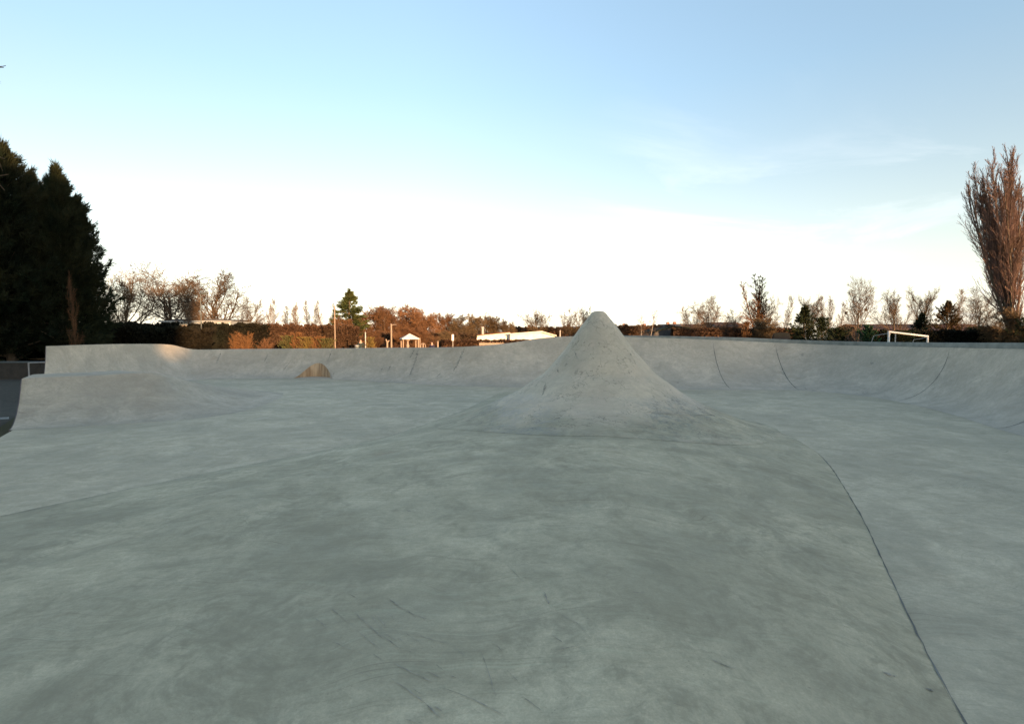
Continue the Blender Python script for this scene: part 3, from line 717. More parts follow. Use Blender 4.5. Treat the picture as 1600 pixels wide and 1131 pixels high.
# left: tall dark cypresses, shaded
g = 'dark cypresses at the left edge'
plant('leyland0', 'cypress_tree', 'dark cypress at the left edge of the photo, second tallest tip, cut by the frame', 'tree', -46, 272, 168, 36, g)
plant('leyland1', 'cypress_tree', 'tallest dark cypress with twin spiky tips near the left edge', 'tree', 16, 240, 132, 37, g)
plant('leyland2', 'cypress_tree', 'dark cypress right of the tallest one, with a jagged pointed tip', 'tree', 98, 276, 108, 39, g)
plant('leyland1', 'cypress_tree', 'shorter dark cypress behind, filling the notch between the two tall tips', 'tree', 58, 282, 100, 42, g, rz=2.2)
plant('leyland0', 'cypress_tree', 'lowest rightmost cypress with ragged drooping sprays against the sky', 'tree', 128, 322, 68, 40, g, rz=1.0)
plant('slim0', 'bare_tree', 'thin reddish bare sapling standing in front of the dark cypresses', 'tree', 118, 425, 17, 33, twig='russet')
plant('vase1', 'bare_tree', 'tall bare tree mostly outside the left edge, only twig tips in the sky', 'tree', -118, -90, 205, 21, rz=2.0)

g = 'large bare trees at left'
plant('vase0', 'bare_tree', 'bare tree next to the cypresses, leftmost of the three big bare ones', 'tree', 190, 424, 104, 82, g)
plant('oak1', 'bare_tree', 'widest bare tree left of the street lamp, with orange lit limbs', 'tree', 262, 416, 142, 84, g)
plant('vase1', 'bare_tree', 'bare many stemmed tree right behind the street lamp', 'tree', 348, 424, 132, 83, g)
plant('oak2', 'bare_tree', 'smaller bare tree close on the right of the lamp tree, sloping down', 'tree', 388, 462, 56, 86)
plant('russet1', 'bare_tree', 'small dense bare tree between the widest bare tree and the lamp', 'tree', 300, 462, 54, 78, twig='twig')
g = 'row of thin saplings above the brown hedge'
ws = ['leftmost', 'second from the left', 'third from the left', 'fourth from the left', 'middle', 'fourth from the right', 'third from the right', 'second from the right', 'rightmost']
for q, (px, tp) in enumerate(((418, 474), (432, 466), (447, 478), (459, 472), (470, 480), (481, 470), (493, 476), (506, 468), (519, 474))):
    plant(f'slim{q % 3}', 'sapling', f'thin bare sapling above the brown hedge, {ws[q]} of its row', 'tree', px, tp, 22 + (q * 7) % 8, 84 + (q % 3) * 3, g)
plant('fir', 'fir_tree', 'green pyramid shaped fir rising above the russet trees', 'tree', 547, 456, 74, 88)
# russet wood
g = 'russet bare trees behind the playground'
rus = [(540, 497, 44, 78, 'low russet thicket directly below the green fir', 'russet0', None), (566, 488, 44, 90, 'russet bare tree just right of the green fir', 'russet1', None), (592, 476, 40, 92, 'russet tree with pale upright stems above the slim grey post', 'vase2', 'russet'),
       (618, 480, 56, 95, 'russet domed tree above the tall playground post', 'russet2', None), (645, 478, 58, 98, 'tallest rounded russet tree, above the pale roofed shelter', 'russet0', None), (668, 484, 46, 95, 'russet tree right of the tallest rounded one', 'russet1', None),
       (690, 490, 40, 100, 'russet brown tree left of the gap with sky specks', 'russet2', None), (712, 494, 40, 102, 'brown bare tree above the small white sign', 'russet0', 'oaktwig'), (738, 493, 40, 104, 'brown bare tree above the left end of the white building', 'russet1', 'oaktwig'),
       (762, 488, 46, 108, 'brown tree with thin top branches above the white building chimney', 'oak0', 'oaktwig'), (779, 496, 38, 108, 'brown bushy tree above the middle of the white building', 'russet2', 'oaktwig'), (800, 504, 30, 110, 'last brown tree of the wood, sloping down beside the domed tree', 'russet1', 'oaktwig')]
for px, tp, wd, D, lb, k_, tw in rus: plant(k_, 'bare_tree', lb, 'tree', px, tp, wd * 1.4, D, g, twig=tw)
g2 = 'low russet scrub below the wood'
for q, (px, tp, wd, D, lb) in enumerate(((586, 515, 50, 74, 'low russet scrub left of the tall playground post'), (628, 508, 46, 80, 'low russet scrub behind the shelter roof left side'), (664, 512, 44, 80, 'low russet scrub right of the shelter'), (700, 517, 44, 86, 'low brown scrub under the small white sign'), (732, 515, 40, 92, 'low brown scrub beside the white building end'))):
    plant(f'russet{q % 3}', 'scrub', lb, 'scrub', px, tp, wd, D, g2, twig='oaktwig' if q > 2 else None)
# middle and right
plant('vase1', 'bare_tree', 'fan shaped bare tree above the right wing of the white building', 'tree', 840, 484, 52, 120, twig='oaktwig', rz=.4)
plant('oak2', 'bare_tree', 'oval bare tree just left of the concrete cone tip', 'tree', 889, 483, 38, 120, twig='oaktwig', rz=2.0)
plant('vase0', 'bare_tree', 'faint thin bare tree showing just left of the cone tip', 'tree', 913, 480, 40, 125, twig='oaktwig', rz=1.0)
plant('birch', 'birch_tree', 'white stemmed birch, left one of the pair right of the cone', 'birch', 1003, 492, 20, 62, 'pair of birches')
plant('birch', 'birch_tree', 'white stemmed birch, right and taller one of the pair right of the cone', 'birch', 1017, 484, 22, 60, 'pair of birches', rz=3.0)
plant('oak0', 'bare_tree', 'low sprawling bare tree left of the round crowned one', 'tree', 1077, 480, 46, 88, rz=2.4)
plant('oak1', 'bare_tree', 'round crowned bare tree with dark spreading limbs before the brick terrace', 'tree', 1110, 464, 66, 85, rz=.9)
plant('oak2', 'bare_tree', 'small bare tree between the round crowned one and the narrow poplar', 'tree', 1145, 484, 36, 92, rz=4.0)
plant('poplar1', 'poplar_tree', 'narrow orange lit poplar with two spiky tips right of the brick building', 'poplar', 1180, 430, 46, 86)
plant('oak0', 'bare_tree', 'bare tree with spreading branches just right of the narrow poplar', 'tree', 1200, 464, 36, 90, rz=5.0)
plant('slim1', 'bare_tree', 'slim pale bare tree standing alone above the dark van', 'tree', 1223, 462, 26, 86)
plant('russet2', 'scrub', 'brown scrub at the foot of the narrow poplar', 'scrub', 1196, 498, 48, 80, twig='oaktwig')
plant('darkfir', 'fir_tree', 'dark bushy fir right of the dark van', 'tree', 1257, 481, 56, 72)
plant('vase2', 'bare_tree', 'bare tree with a brown top sticking up behind the dark fir', 'tree', 1260, 462, 44, 95, rz=.3)
plant('slim2', 'bare_tree', 'bare sapling right of the dark fir, leftmost of three', 'tree', 1283, 464, 24, 88, 'saplings right of the dark fir')
plant('slim0', 'bare_tree', 'bare sapling right of the dark fir, middle of three', 'tree', 1295, 462, 26, 90, 'saplings right of the dark fir', rz=2.5)
plant('slim1', 'bare_tree', 'bare sapling right of the dark fir, rightmost of three', 'tree', 1307, 472, 24, 88, 'saplings right of the dark fir', rz=4.5)
plant('roundbush', 'bush', 'dark bush at the foot of the three saplings', 'bush', 1284, 500, 34, 74)
plant('roundbush', 'bush', 'low dark rounded bush left of the tall nest tree', 'bush', 1312, 515, 44, 66, rz=2.0)
nt_ = plant('oak1', 'bare_tree', 'tall oval bare tree with a dark trunk and bird nests', 'tree', 1340, 435, 52, 60, rz=3.4)
for px, py in ((1353, 484), (1322, 489)):
    bm = bmesh.new(); bmesh.ops.create_icosphere(bm, subdivisions=2, radius=.17)
    for v in bm.verts: v.co *= 1 + rs.uniform(-.25, .25)
    p = at(px, py, 60); no = bm_obj('nest', bm, M['nest'], nt_); no.location = p - nt_.location
plant('vase0', 'bare_tree', 'bare grey tree behind the left goalpost', 'tree', 1400, 455, 50, 84, rz=5.2)
plant('vase2', 'bare_tree', 'bare brownish tree behind the right goalpost', 'tree', 1447, 451, 50, 84, rz=2.9, twig='oaktwig')
plant('darkfir', 'fir_tree', 'small dark fir behind the goal crossbar right end', 'tree', 1440, 492, 44, 68, rz=2.0)
plant('brownfir', 'fir_tree', 'bronze brown conifer right of the goal', 'tree', 1480, 474, 44, 70)
plant('slim2', 'bare_tree', 'thin faint bare tree behind the bronze conifer', 'tree', 1496, 452, 30, 90, rz=1.5)
plant('oak2', 'bare_tree', 'spreading bare tree left of the big poplar', 'tree', 1524, 450, 60, 80, rz=2.7)
pop = plant('poplar0', 'poplar_tree', 'giant bare poplar with upswept reddish branches at the right edge', 'poplar', 1586, 246, 84, 60, lean=-.13, rz=.6)
plant('russet0', 'scrub', 'dark brown scrub around the foot of the giant poplar', 'scrub', 1572, 484, 62, 58, twig='oaktwig')
plant('roundbush', 'bush', 'dark bush right of the giant poplar foot at the frame edge', 'bush', 1606, 500, 40, 56)
plant('roundbush', 'bush', 'dark bush between bronze conifer and giant poplar', 'bush', 1530, 514, 60, 62, rz=1.0)
plant('ivybush', 'bush', 'bright green ivy bush at the foot of the nest tree', 'bush', 1356, 511, 28, 56)
plant('roundbush', 'bush', 'dark bush behind the goal left half', 'bush', 1404, 520, 60, 60, rz=4.0)
plant('copperbush', 'bush', 'orange lit bush at the end of the low brick building', 'bush', 1166, 506, 14, 78)
g = 'lit shrubs behind the back wall'
for k_, px, tp, wd, lb in (('olivebush', 452, 527, 30, 'olive green shrub, leftmost of the sunlit clump'), ('copperbush', 466, 522, 24, 'copper orange shrub behind the olive one'), ('goldbush', 481, 529, 30, 'golden yellow shrub in the middle of the sunlit clump'), ('copperbush', 497, 528, 26, 'bright copper shrub right of the golden one'), ('olivebush', 510, 531, 26, 'small olive shrub at the right end of the sunlit clump')):
    plant(k_, 'shrub', lb, 'shrub', px, tp, wd, 56, g)
plant('goldbush', 'shrub', 'yellow green shrub beside the short playground post', 'shrub', 578, 529, 16, 60)
g = 'tall brown shrubs in front of the dark hedge'
for q, (px, tp, wd, lb) in enumerate(((366, 520, 30, 'brown twiggy shrub in front of the dark hedge, left of two taller ones'), (391, 519, 34, 'brown twiggy shrub in front of the dark hedge, right of two taller ones'), (414, 528, 26, 'lower brown twiggy shrub at the right end of the dark hedge shrubs'))):
    plant('shrub', 'shrub', lb, 'shrub', px, tp, wd, 50, g, twig='orange' if q < 2 else 'russet', rz=q * 2.0)

# hedges
def hedge(name, label, p0, p1, D0, D1, top0, top1, thick, mat, n, seed, size=.3):
    r = np.random.default_rng(seed)
    a = np.array([X(p0, D0), D0]); b = np.array([X(p1, D1), D1]); Ln = np.linalg.norm(b - a); u = (b - a) / Ln; nn = np.array([u[1], -u[0]])
    o = thing(name, label, 'hedge', (*((a + b) / 2), GZ))
    def hh(s): return (Z(top0, D0) * (1 - s) + Z(top1, D1) * s) - GZ
    bump = lambda s: 1 + .03 * np.sin(s * 31) + .025 * np.sin(s * 77 + 1) + .02 * np.sin(s * 143 + 2)
    s = r.uniform(0, 1, n); face = r.uniform(0, 1, n)
    H = hh(s) * bump(s); zt = np.where(face < .3, 1.0, r.uniform(0.02, 1, n)) * H; off = np.where(face < .3, r.uniform(-.5, .5, n), np.where(face < .75, .5, -.5)) * thick
    P = a[None] + u[None] * (s * Ln)[:, None] + nn[None] * off[:, None]
    tips = np.column_stack([P - (a + b) / 2, zt])
    d = np.column_stack([nn[None] * (np.sign(off) * (face >= .3))[:, None] * 1.0, np.where(face < .3, 1.0, .4)]) + r.normal(0, .4, (n, 3)); d /= np.linalg.norm(d, axis=1)[:, None]
    V, Fc = sprays(r, tips, d, size * r.uniform(.6, 1.4, n), 7, .7, .25)
    link('foliage', mesh('foliage', V, Fc, M[mat]), o)
    # woody core
    ss = np.linspace(0, 1, 90); rows = []
    for t in ss:
        c = a + u * t * Ln - (a + b) / 2; h = hh(t) * bump(t) - .12
        rows.append([(*(c + nn * thick * .44), 0), (*(c + nn * thick * .46), h * .8), (*(c + nn * thick * .3), h), (*(c - nn * thick * .3), h), (*(c - nn * thick * .46), h * .8), (*(c - nn * thick * .44), 0)])
    link('core', mesh('core', np.array(rows).reshape(-1, 3), grid_faces(90, 6)[:, ::-1], M[mat], True), o)
    return o
hedge('hedge', 'long dark hedge below the big bare trees, left of the brown hedge', 128, 425, 62, 66, 509, 510, 2.2, 'hedge_shade_dark', 9000, 1)
hedge('hedge', 'reddish brown hedge under the row of saplings', 420, 560, 66, 70, 510.5, 513, 2.2, 'hedge_brown', 6000, 2)
hedge('hedge', 'near black hedge behind the raised quarter pipe', -60, 335, 41, 46, 515, 517, 1.8, 'hedge_shade_dark', 10000, 3)
hedge('hedge', 'low brown hedge in front of the white building', 690, 830, 82, 84, 533.5, 533, 1.4, 'hedge_brown', 4000, 4, .25)
hedge('hedge', 'dark low hedge in front of the tiled building, behind the goal', 1355, 1640, 64, 60, 521, 519, 1.5, 'hedge_shade_dark', 6000, 5)
hedge('hedge', 'brown hedge behind the pair of birches', 950, 1060, 105, 105, 511, 512, 2, 'hedge_brown', 4000, 6, .35)
hedge('hedge', 'brown hedge in front of the brick terrace, left of the narrow poplar', 1050, 1250, 82, 82, 516, 516, 1.6, 'hedge_brown', 5000, 7)
hedge('hedge', 'brown hedge behind the playground below the russet wood', 540, 745, 88, 90, 520, 524, 2, 'hedge_brown', 5000, 8)
hedge('hedge', 'far brown hedge showing between the white building and the cone', 800, 925, 128, 128, 513, 514, 2, 'hedge_brown', 3000, 9, .4)

# ------------------------------------------------------------------ buildings
def window(parent, x0, x1, z0, z1, y, fr=.08):
    bm = bmesh.new()
    for (a, b, c, d) in ((x0, x1, z1 - fr, z1), (x0, x1, z0, z0 + fr), (x0, x0 + fr, z0 + fr, z1 - fr), (x1 - fr, x1, z0 + fr, z1 - fr)): box(bm, a, b, y - .06, y + .03, c, d)
    w = bm_obj('window', bm, M['white'], parent)
    bm = bmesh.new(); box(bm, x0 + fr, x1 - fr, y - .03, y + .02, z0 + fr, z1 - fr); bm_obj('pane', bm, M['glass'], w)
def white_building():
    D = 96
    o = thing('pavilion', 'long low white pavilion lit by the sun, with a brown roof edge', 'building', (X(800, D), D, GZ))
    xa, xm, xb = X(741, D), X(797, D), X(866, D)
    z = lambda py: Z(py, D) - GZ
    bm = bmesh.new(); extrude_xz(bm, [(xa, 0), (xm, 0), (xm, z(519.5)), (xa, z(525))], 0, 9); bm_obj('wall', bm, M['cream'], o)
    bm = bmesh.new(); extrude_xz(bm, [(xm + .004, 0), (xb, 0), (xb, z(525)), (X(846, D), z(519)), (xm + .004, z(522.5))], -1.2, 9); bm_obj('wall', bm, M['cream'], o)
    bm = bmesh.new(); extrude_xz(bm, [(xa - .3, z(525) + .003), (xm - .01, z(519.5) + .003), (xm - .01, z(519.5) + .15), (xa - .3, z(525) + .15)], -.35, 9.3); bm_obj('roof', bm, M['fascia'], o)
    bm = bmesh.new(); extrude_xz(bm, [(xm, z(522.5) + .004), (X(846, D), z(519) + .004), (xb + .3, z(525) - .02), (xb + .3, z(525) + .12), (X(846, D), z(519) + .2), (xm, z(522.5) + .16)], -1.7, 9.3); bm_obj('roof', bm, M['cream'], o)
    for px in (750, 761, 772, 780): window(o, X(px, D), X(px + 4, D), z(533.5), z(530), -.005)
    for px in (786, 791): window(o, X(px, D), X(px + 4, D), z(534), z(528.5), -.005)
    for px in (808, 819, 830): window(o, X(px, D), X(px + 7, D), z(533.5), z(529.5), -1.205)
    bm = bmesh.new(); xc = X(753, D); box(bm, xc - .18, xc + .18, 3, 3.4, z(523), z(511)); box(bm, xc - .22, xc + .22, 2.96, 3.44, z(511), z(510.2)); bm_obj('chimney', bm, M['steel'], o)
white_building()
def picket():
    D = 76; o = thing('picket_fence', 'pale low fence catching the sun in front of the white building', 'fence', (X(768, D), D, GZ))
    bm = bmesh.new(); h = Z(534.5, D) - GZ
    n = 30; x0, x1 = X(749, D) - o.location.x, X(787, D) - o.location.x
    bm2 = bmesh.new()
    for i in range(n):
        x = x0 + (x1 - x0) * i / (n - 1); hh = h + rs.uniform(-.08, .05)
        extrude_xz(bm, [(x - .04, 0), (x + .04, 0), (x + .04, hh - .06), (x, hh), (x - .04, hh - .06)], 0, .02)
    bm_obj('picket_panel', bm, M['timber'], o)
    for zr in (.4, h - .35): box(bm2, x0, x1, .022, .07, zr, zr + .09)
    bm_obj('rail', bm2, M['cream'], o)
picket()
def flat_building():
    D = 78; o = thing('flat_roofed_building', 'pale grey flat roofed building half hidden behind the dark hedge and lamp', 'building', (X(305, D), D, GZ))
    L0 = lambda px: X(px, D) - o.location.x
    z = lambda py: Z(py, D) - GZ
    bm = bmesh.new(); box(bm, L0(252), L0(362), 0, 10, 0, z(501.5)); bm_obj('wall', bm, M['greyroof'], o)
    bm = bmesh.new(); box(bm, L0(262), L0(345), 1, 9, z(501.5), z(498)); bm_obj('rooftop_unit', bm, M['slate'], o)
    bm = bmesh.new(); box(bm, L0(250), L0(364), -.3, -.02, z(503.5), z(501)); bm_obj('fascia', bm, M['greyroof'], o)
    for k in range(9): window(o, L0(256 + k * 12), L0(264 + k * 12), z(509), z(504.5), -.005)
flat_building()
def gable_house(label, p0, p1, D, eave, ridge, mat, roofm, chim=(), wins=3, cat='house', name='brick_house', depth=8, axis='x', end=None):
    o = thing(name, label, cat, (X((p0 + p1) / 2, D), D, GZ), None)
    x0, x1 = X(p0, D) - o.location.x, X(p1, D) - o.location.x; ze, zr = Z(eave, D) - GZ, Z(ridge, D) - GZ
    bm = bmesh.new()
    a = [bm.verts.new(p) for p in ((x0, 0, 0), (x0, depth, 0), (x0, depth, ze), (x0, depth / 2, zr - .1), (x0, 0, ze))]
    c = [bm.verts.new((x1, v.co.y, v.co.z)) for v in a]
    bm.faces.new(a); bm.faces.new(c[::-1])
    for q in range(5): bm.faces.new((a[q], a[(q + 1) % 5], c[(q + 1) % 5], c[q]))
    bm_obj('wall', bm, mat, o)
    bm = bmesh.new(); e = .25
    prof = [(-.3, ze - .15), (depth / 2, zr), (depth + .3, ze - .15), (depth + .3, ze + .0), (depth / 2, zr + .16), (-.3, ze + .0)]
    a = [bm.verts.new((x0 - e, p[0], p[1] + .03)) for p in prof]; c = [bm.verts.new((x1 + e, p[0], p[1] + .03)) for p in prof]
    bm.faces.new(a); bm.faces.new(c[::-1])
    for q in range(6): bm.faces.new((a[q], a[(q + 1) % 6], c[(q + 1) % 6], c[q]))
    rf = bm_obj('roof', bm, roofm, o)
    for t in chim:
        x = x0 + (x1 - x0) * t; bm = bmesh.new()
        box(bm, x - .4, x + .4, depth / 2 - .35, depth / 2 + .35, zr - .3, zr + .6); box(bm, x - .46, x + .46, depth / 2 - .41, depth / 2 + .41, zr + .6, zr + .72)
        for dx in (-.18, .18): tube(bm, [(x + dx, depth / 2, zr + .72), (x + dx, depth / 2, zr + .95)], .1, 8)
        bm_obj('chimney', bm, M['redbrick'], rf)
    for q in range(wins):
        xc = x0 + (x1 - x0) * (q + .5) / wins; w = min(.6, (x1 - x0) / wins * .3)
        window(o, xc - w, xc + w, ze - 1.9, ze - .7, -.005)
        if ze > 4.5: window(o, xc - w, xc + w, .9, 2.1, -.005)
    return o
gable_house('long far red brick terrace house, leftmost of the terrace right of the cone', 966, 1032, 150, 513, 509.5, M['redbrick'], M['tile'], (.2, .7), 4)
gable_house('far orange brick house with a boxy chimney, second in the terrace', 1036, 1052, 150, 511, 507, M['redbrick'], M['slate'], (.85,), 2)
gable_house('far dark roofed brick house beside the orange one, third in the terrace', 1053, 1078, 146, 511, 506.5, M['brownbrick'], M['slate'], (.3,), 2)
gable_house('far brick house behind the round crowned bare tree, fourth in the terrace', 1080, 1114, 146, 512, 507, M['redbrick'], M['tile'], (.75,), 3)
gable_house('brown brick building with dark roof left of the narrow poplar', 1116, 1163, 95, 511, 504, M['brownbrick'], M['tile'], (), 4, 'building', 'brick_building')
gable_house('far brick house seen low between the fan shaped trees left of the cone', 812, 850, 150, 516, 512, M['redbrick'], M['tile'], (.4,), 3)
gable_house('far brick house close to the left flank of the cone', 872, 908, 150, 515, 511, M['redbrick'], M['slate'], (.5,), 3)
gable_house('long low brick building with brown tiled roof behind the goal', 1352, 1560, 84, 517, 507, M['brownbrick'], M['tile'], (), 9, 'building', 'brick_building', 10)
def arched_shed():
    D = 84; o = thing('arched_shed', 'dark green arched roof shed in front of the far terrace', 'shed', (X(1055, D), D, GZ))
    x0, x1 = X(1022, D) - o.location.x, X(1092, D) - o.location.x; z0, z1 = Z(520, D) - GZ, Z(511, D) - GZ
    arc = [(x0 + (x1 - x0) * t, z0 + (z1 - z0) * math.sin(math.pi * t) ** .8) for t in np.linspace(0, 1, 24)]
    bm = bmesh.new(); extrude_xz(bm, [(x0, 0)] + [(x, z - .12) for x, z in arc] + [(x1, 0)], 0, 9); bm_obj('wall', bm, M['slate'], o)
    bm = bmesh.new(); extrude_xz(bm, arc + [(x, z + .14) for x, z in arc[::-1]], -.5, 9.3); bm_obj('roof', bm, M['greenmetal'], o)
    bm = bmesh.new(); box(bm, x0 + 1.5, x1 - 1.5, -.06, .02, 0, 2.2); bm_obj('door', bm, M['darksteel'], o)
arched_shed()
# unseen blocks added behind the camera to throw shade over the skatepark
def block(name, label, foot, h, mat, floors, x0, x1, y):
    o = thing(name, label, 'building', (0, 0, GZ))
    bm = bmesh.new(); prism(bm, foot, 0, h - GZ); bm_obj('wall', bm, mat, o)
    bm = bmesh.new()
    cx = sum(p[0] for p in foot) / len(foot); cy = sum(p[1] for p in foot) / len(foot)
    prism(bm, [(cx + (p[0] - cx) * .985, cy + (p[1] - cy) * .95) for p in foot], h - GZ + .002, h - GZ + .2); bm_obj('roof', bm, M['slate'], o)
    nW = int((x1 - x0) / 3.2)
    for f in range(floors):
        for q in range(nW):
            xa = x0 + (x1 - x0) * (q + .5) / nW
            bm = bmesh.new(); box(bm, xa - .7, xa + .7, y - .02, y + .04, 1 + f * 3, 2.4 + f * 3); bm_obj('window', bm, M['glass'], o)
HY = -60
OX = 20.2                       # slit left beside the added tower to shape the sun patch on the quarter pipe
def shade_x(x, y): return x + (y - HY) * .5 / .866
gx = shade_x(-19.0, 28.6)
block('shade_caster_tower', 'unseen tall brick block added behind the camera to cast shade', [(-2, HY), (gx - .35, HY), (gx - .35, HY - 12), (-2, HY - 12)], 26.2, M['brownbrick'], 8, -1, gx - 2, HY)
block('shade_caster_hall', 'unseen long low brick block added behind the camera at right to cast shade', [(gx + .35, HY), (93, HY), (93, HY - 12), (gx + 7.4, HY - 12)], 13.9, M['brownbrick'], 3, gx + 3, 90, HY)
block('shade_caster_far_right', 'unseen taller brick block added behind the camera at far right to cast shade', [(93.02, HY), (175, HY), (175, HY - 12), (93.02, HY - 12)], 16.6, M['brownbrick'], 4, 95, 172, HY)
block('shade_caster_link', 'unseen low brick infill added below the slit that shapes the sun patch', [(gx - .345, HY), (gx + .345, HY), (gx + 7.2, HY - 11.9), (gx - .345, HY - 11.9)], 12.1, M['brownbrick'], 0, 11, 12, HY)
block('shade_caster_left', 'unseen long brick block added behind the camera at left to cast shade', [(-60, HY), (-2.02, HY), (-2.02, HY - 11.9), (-60, HY - 11.9)], 14, M['brownbrick'], 3, -58, -4, HY)

# ------------------------------------------------------------------ street furniture and small things
def lamp():
    D = 55; o = thing('street_lamp', 'tall street lamp with one flat head in front of the bare trees', 'street lamp', (X(315, D), D, GZ))
    h = Z(459, D) - GZ
    bm = bmesh.new(); tube(bm, [(0, 0, 0), (0, 0, 1.3)], .09, 12); tube(bm, [(0, 0, 1.3), (0, 0, h)], [.065, .04], 12); bm_obj('pole', bm, M['darksteel'], o, True)
    bm = bmesh.new(); tube(bm, [(-.1, 0, h - .03), (.02, 0, h + .02), (.25, 0, h + .05), (.6, 0, h + .07), (.78, 0, h + .06), (.86, 0, h + .045)], [.03, .08, .115, .12, .08, .03], 12)
    bm_obj('lamp_head', bm, M['darksteel'], o, True)
lamp()
def post(label, px, top, D, r, mat, arm=0, name='post', base_band=True):
    o = thing(name, label, 'post', (X(px, D), D, GZ)); h = Z(top, D) - GZ
    bm = bmesh.new(); tube(bm, [(0, 0, 0), (0, 0, h * .5), (0, 0, h)], [r, r * .92, r * .82], 12); bm_obj('shaft', bm, mat, o, True)
    bm = bmesh.new(); tube(bm, [(0, 0, h - .01), (0, 0, h + .05), (0, 0, h + .09)], [r * 1.05, r * 1.1, r * .5], 12); bm_obj('cap', bm, mat, o, True)
    if arm:
        bm = bmesh.new(); tube(bm, [(0, -.0, h - .1), (arm * .5, 0, h - .02), (arm, 0, h)], .045, 8); bm_obj('arm', bm, mat, o, True)
    return o
post('tallest slim pale post in front of the green fir', 523.5, 479, 60, .07, M['timber'])
post('tall pale post with a short side arm left of the shelter', 611.5, 507, 60, .105, M['timber'], .6)
post('short slim grey post right of the person in dark green', 571, 520, 60, .075, M['steel'])
post('short pale playground post right of the shelter, furthest right', 684, 534, 62, .12, M['timber'])
post('thin pale playground post at the right edge of the shelter roof', 656, 529, 62, .08, M['timber'])
post('short thin white post beside the cone flank, above the wall', 875, 517, 60, .08, M['steel'])
def forked():
    D = 60; o = thing('play_post', 'pale forked playground post left of the tall post with side arm', 'playground post', (X(605, D), D, GZ)); h = Z(533.5, D) - GZ
    bm = bmesh.new(); tube(bm, [(0, 0, 0), (0, 0, h)], .11, 10); bm_obj('shaft', bm, M['timber'], o, True)
    for dx, dz in ((-.16, .26), (.26, .12)):
        bm = bmesh.new(); tube(bm, [(0, 0, h - .15), (dx * .6, 0, h + dz * .5), (dx, 0, h + dz)], [.09, .08, .06], 8); bm_obj('fork', bm, M['timber'], o, True)
forked()
def pillar():
    D = 47; o = thing('ribbed_pillar', 'pale ribbed pillar left of the street lamp base', 'pillar', (X(287.5, D), D, GZ)); h = Z(508, D) - GZ
    for dx in (-.2, 0, .2):
        bm = bmesh.new(); tube(bm, [(dx, 0, 0), (dx, 0, h)], .09, 10); bm_obj('rib', bm, M['timber'], o, True)
    for zb in (.4, h * .5, h - .3):
        bm = bmesh.new(); box(bm, -.28, .28, .03, .085, zb, zb + .06); bm_obj('band', bm, M['steel'], o)
    bm = bmesh.new(); box(bm, -.32, .32, -.13, .13, h + .002, h + .1, .02); bm_obj('cap', bm, M['kerb'], o)
pillar()
def shelter():
    D = 66; o = thing('play_shelter', 'small shelter with a cream pyramid roof in the playground', 'shelter', (X(640, D), D, GZ), None, .35)
    za, ze = Z(521, D) - GZ, Z(529, D) - GZ; w = 1.12
    bm = bmesh.new()
    A = [bm.verts.new((sx * w, sy * w, ze)) for sx, sy in ((-1, -1), (1, -1), (1, 1), (-1, 1))]; B = [bm.verts.new((v.co.x, v.co.y, ze - .08)) for v in A]; t = bm.verts.new((0, 0, za))
    for q in range(4): bm.faces.new((A[q], A[(q + 1) % 4], t)); bm.faces.new((B[q], B[(q + 1) % 4], A[(q + 1) % 4], A[q]))
    bm.faces.new(B[::-1]); bm_obj('roof', bm, M['cream'], o)
    for sx in (-1, 1):
        for sy in (-1, 1):
            bm = bmesh.new(); box(bm, sx * .95 - .06, sx * .95 + .06, sy * .95 - .06, sy * .95 + .06, 0, ze - .082); bm_obj('leg', bm, M['timber'], o)
    bm = bmesh.new(); box(bm, -.85, .85, .86, .9, .3, 1.1); bm_obj('back_panel', bm, M['fascia'], o)
shelter()
def play_arch():
    D = 60; o = thing('play_arch', 'pale arched climbing hoop with a centre post in the playground', 'climbing frame', (X(661, D), D, GZ)); h = Z(536.5, D) - GZ
    pts = [(math.cos(t) * .28, 0, h - .28 + math.sin(t) * .28) for t in np.linspace(0, math.pi, 12)]
    bm = bmesh.new(); tube(bm, [(.28, 0, 0)] + pts + [(-.28, 0, 0)], .045, 8); bm_obj('hoop', bm, M['timber'], o, True)
    bm = bmesh.new(); tube(bm, [(0, 0, 0), (0, 0, h - .02)], .08, 8); bm_obj('shaft', bm, M['timber'], o, True)
play_arch()
def play_totem():
    D = 58; o = thing('play_totem', 'carved pale playground pole with a wide cup top under the shelter roof', 'playground post', (X(637, D), D, GZ)); h = Z(530, D) - GZ
    bm = bmesh.new(); tube(bm, [(0, 0, 0), (0, 0, h * .55), (0, 0, h * .7), (0, 0, h * .78), (0, 0, h - .25)], [.11, .11, .2, .12, .1], 10); bm_obj('shaft', bm, M['timber'], o, True)
    bm = bmesh.new(); tube(bm, [(0, 0, h - .25), (0, 0, h - .12), (0, 0, h)], [.1, .24, .32], 12); bm_obj('cup', bm, M['timber'], o, True)
play_totem()
def sign():
    D = 78; o = thing('notice_sign', 'small white upright sign in the brown scrub left of the white building', 'sign', (X(707.5, D), D, GZ))
    h = Z(522.5, D) - GZ
    bm = bmesh.new(); tube(bm, [(0, .05, 0), (0, .05, h)], .04, 8); bm_obj('pole', bm, M['steel'], o, True)
    bm = bmesh.new(); box(bm, -.16, .16, -.01, .005, h - .95, h, .004); bm_obj('sign_board', bm, M['white'], o)
sign()
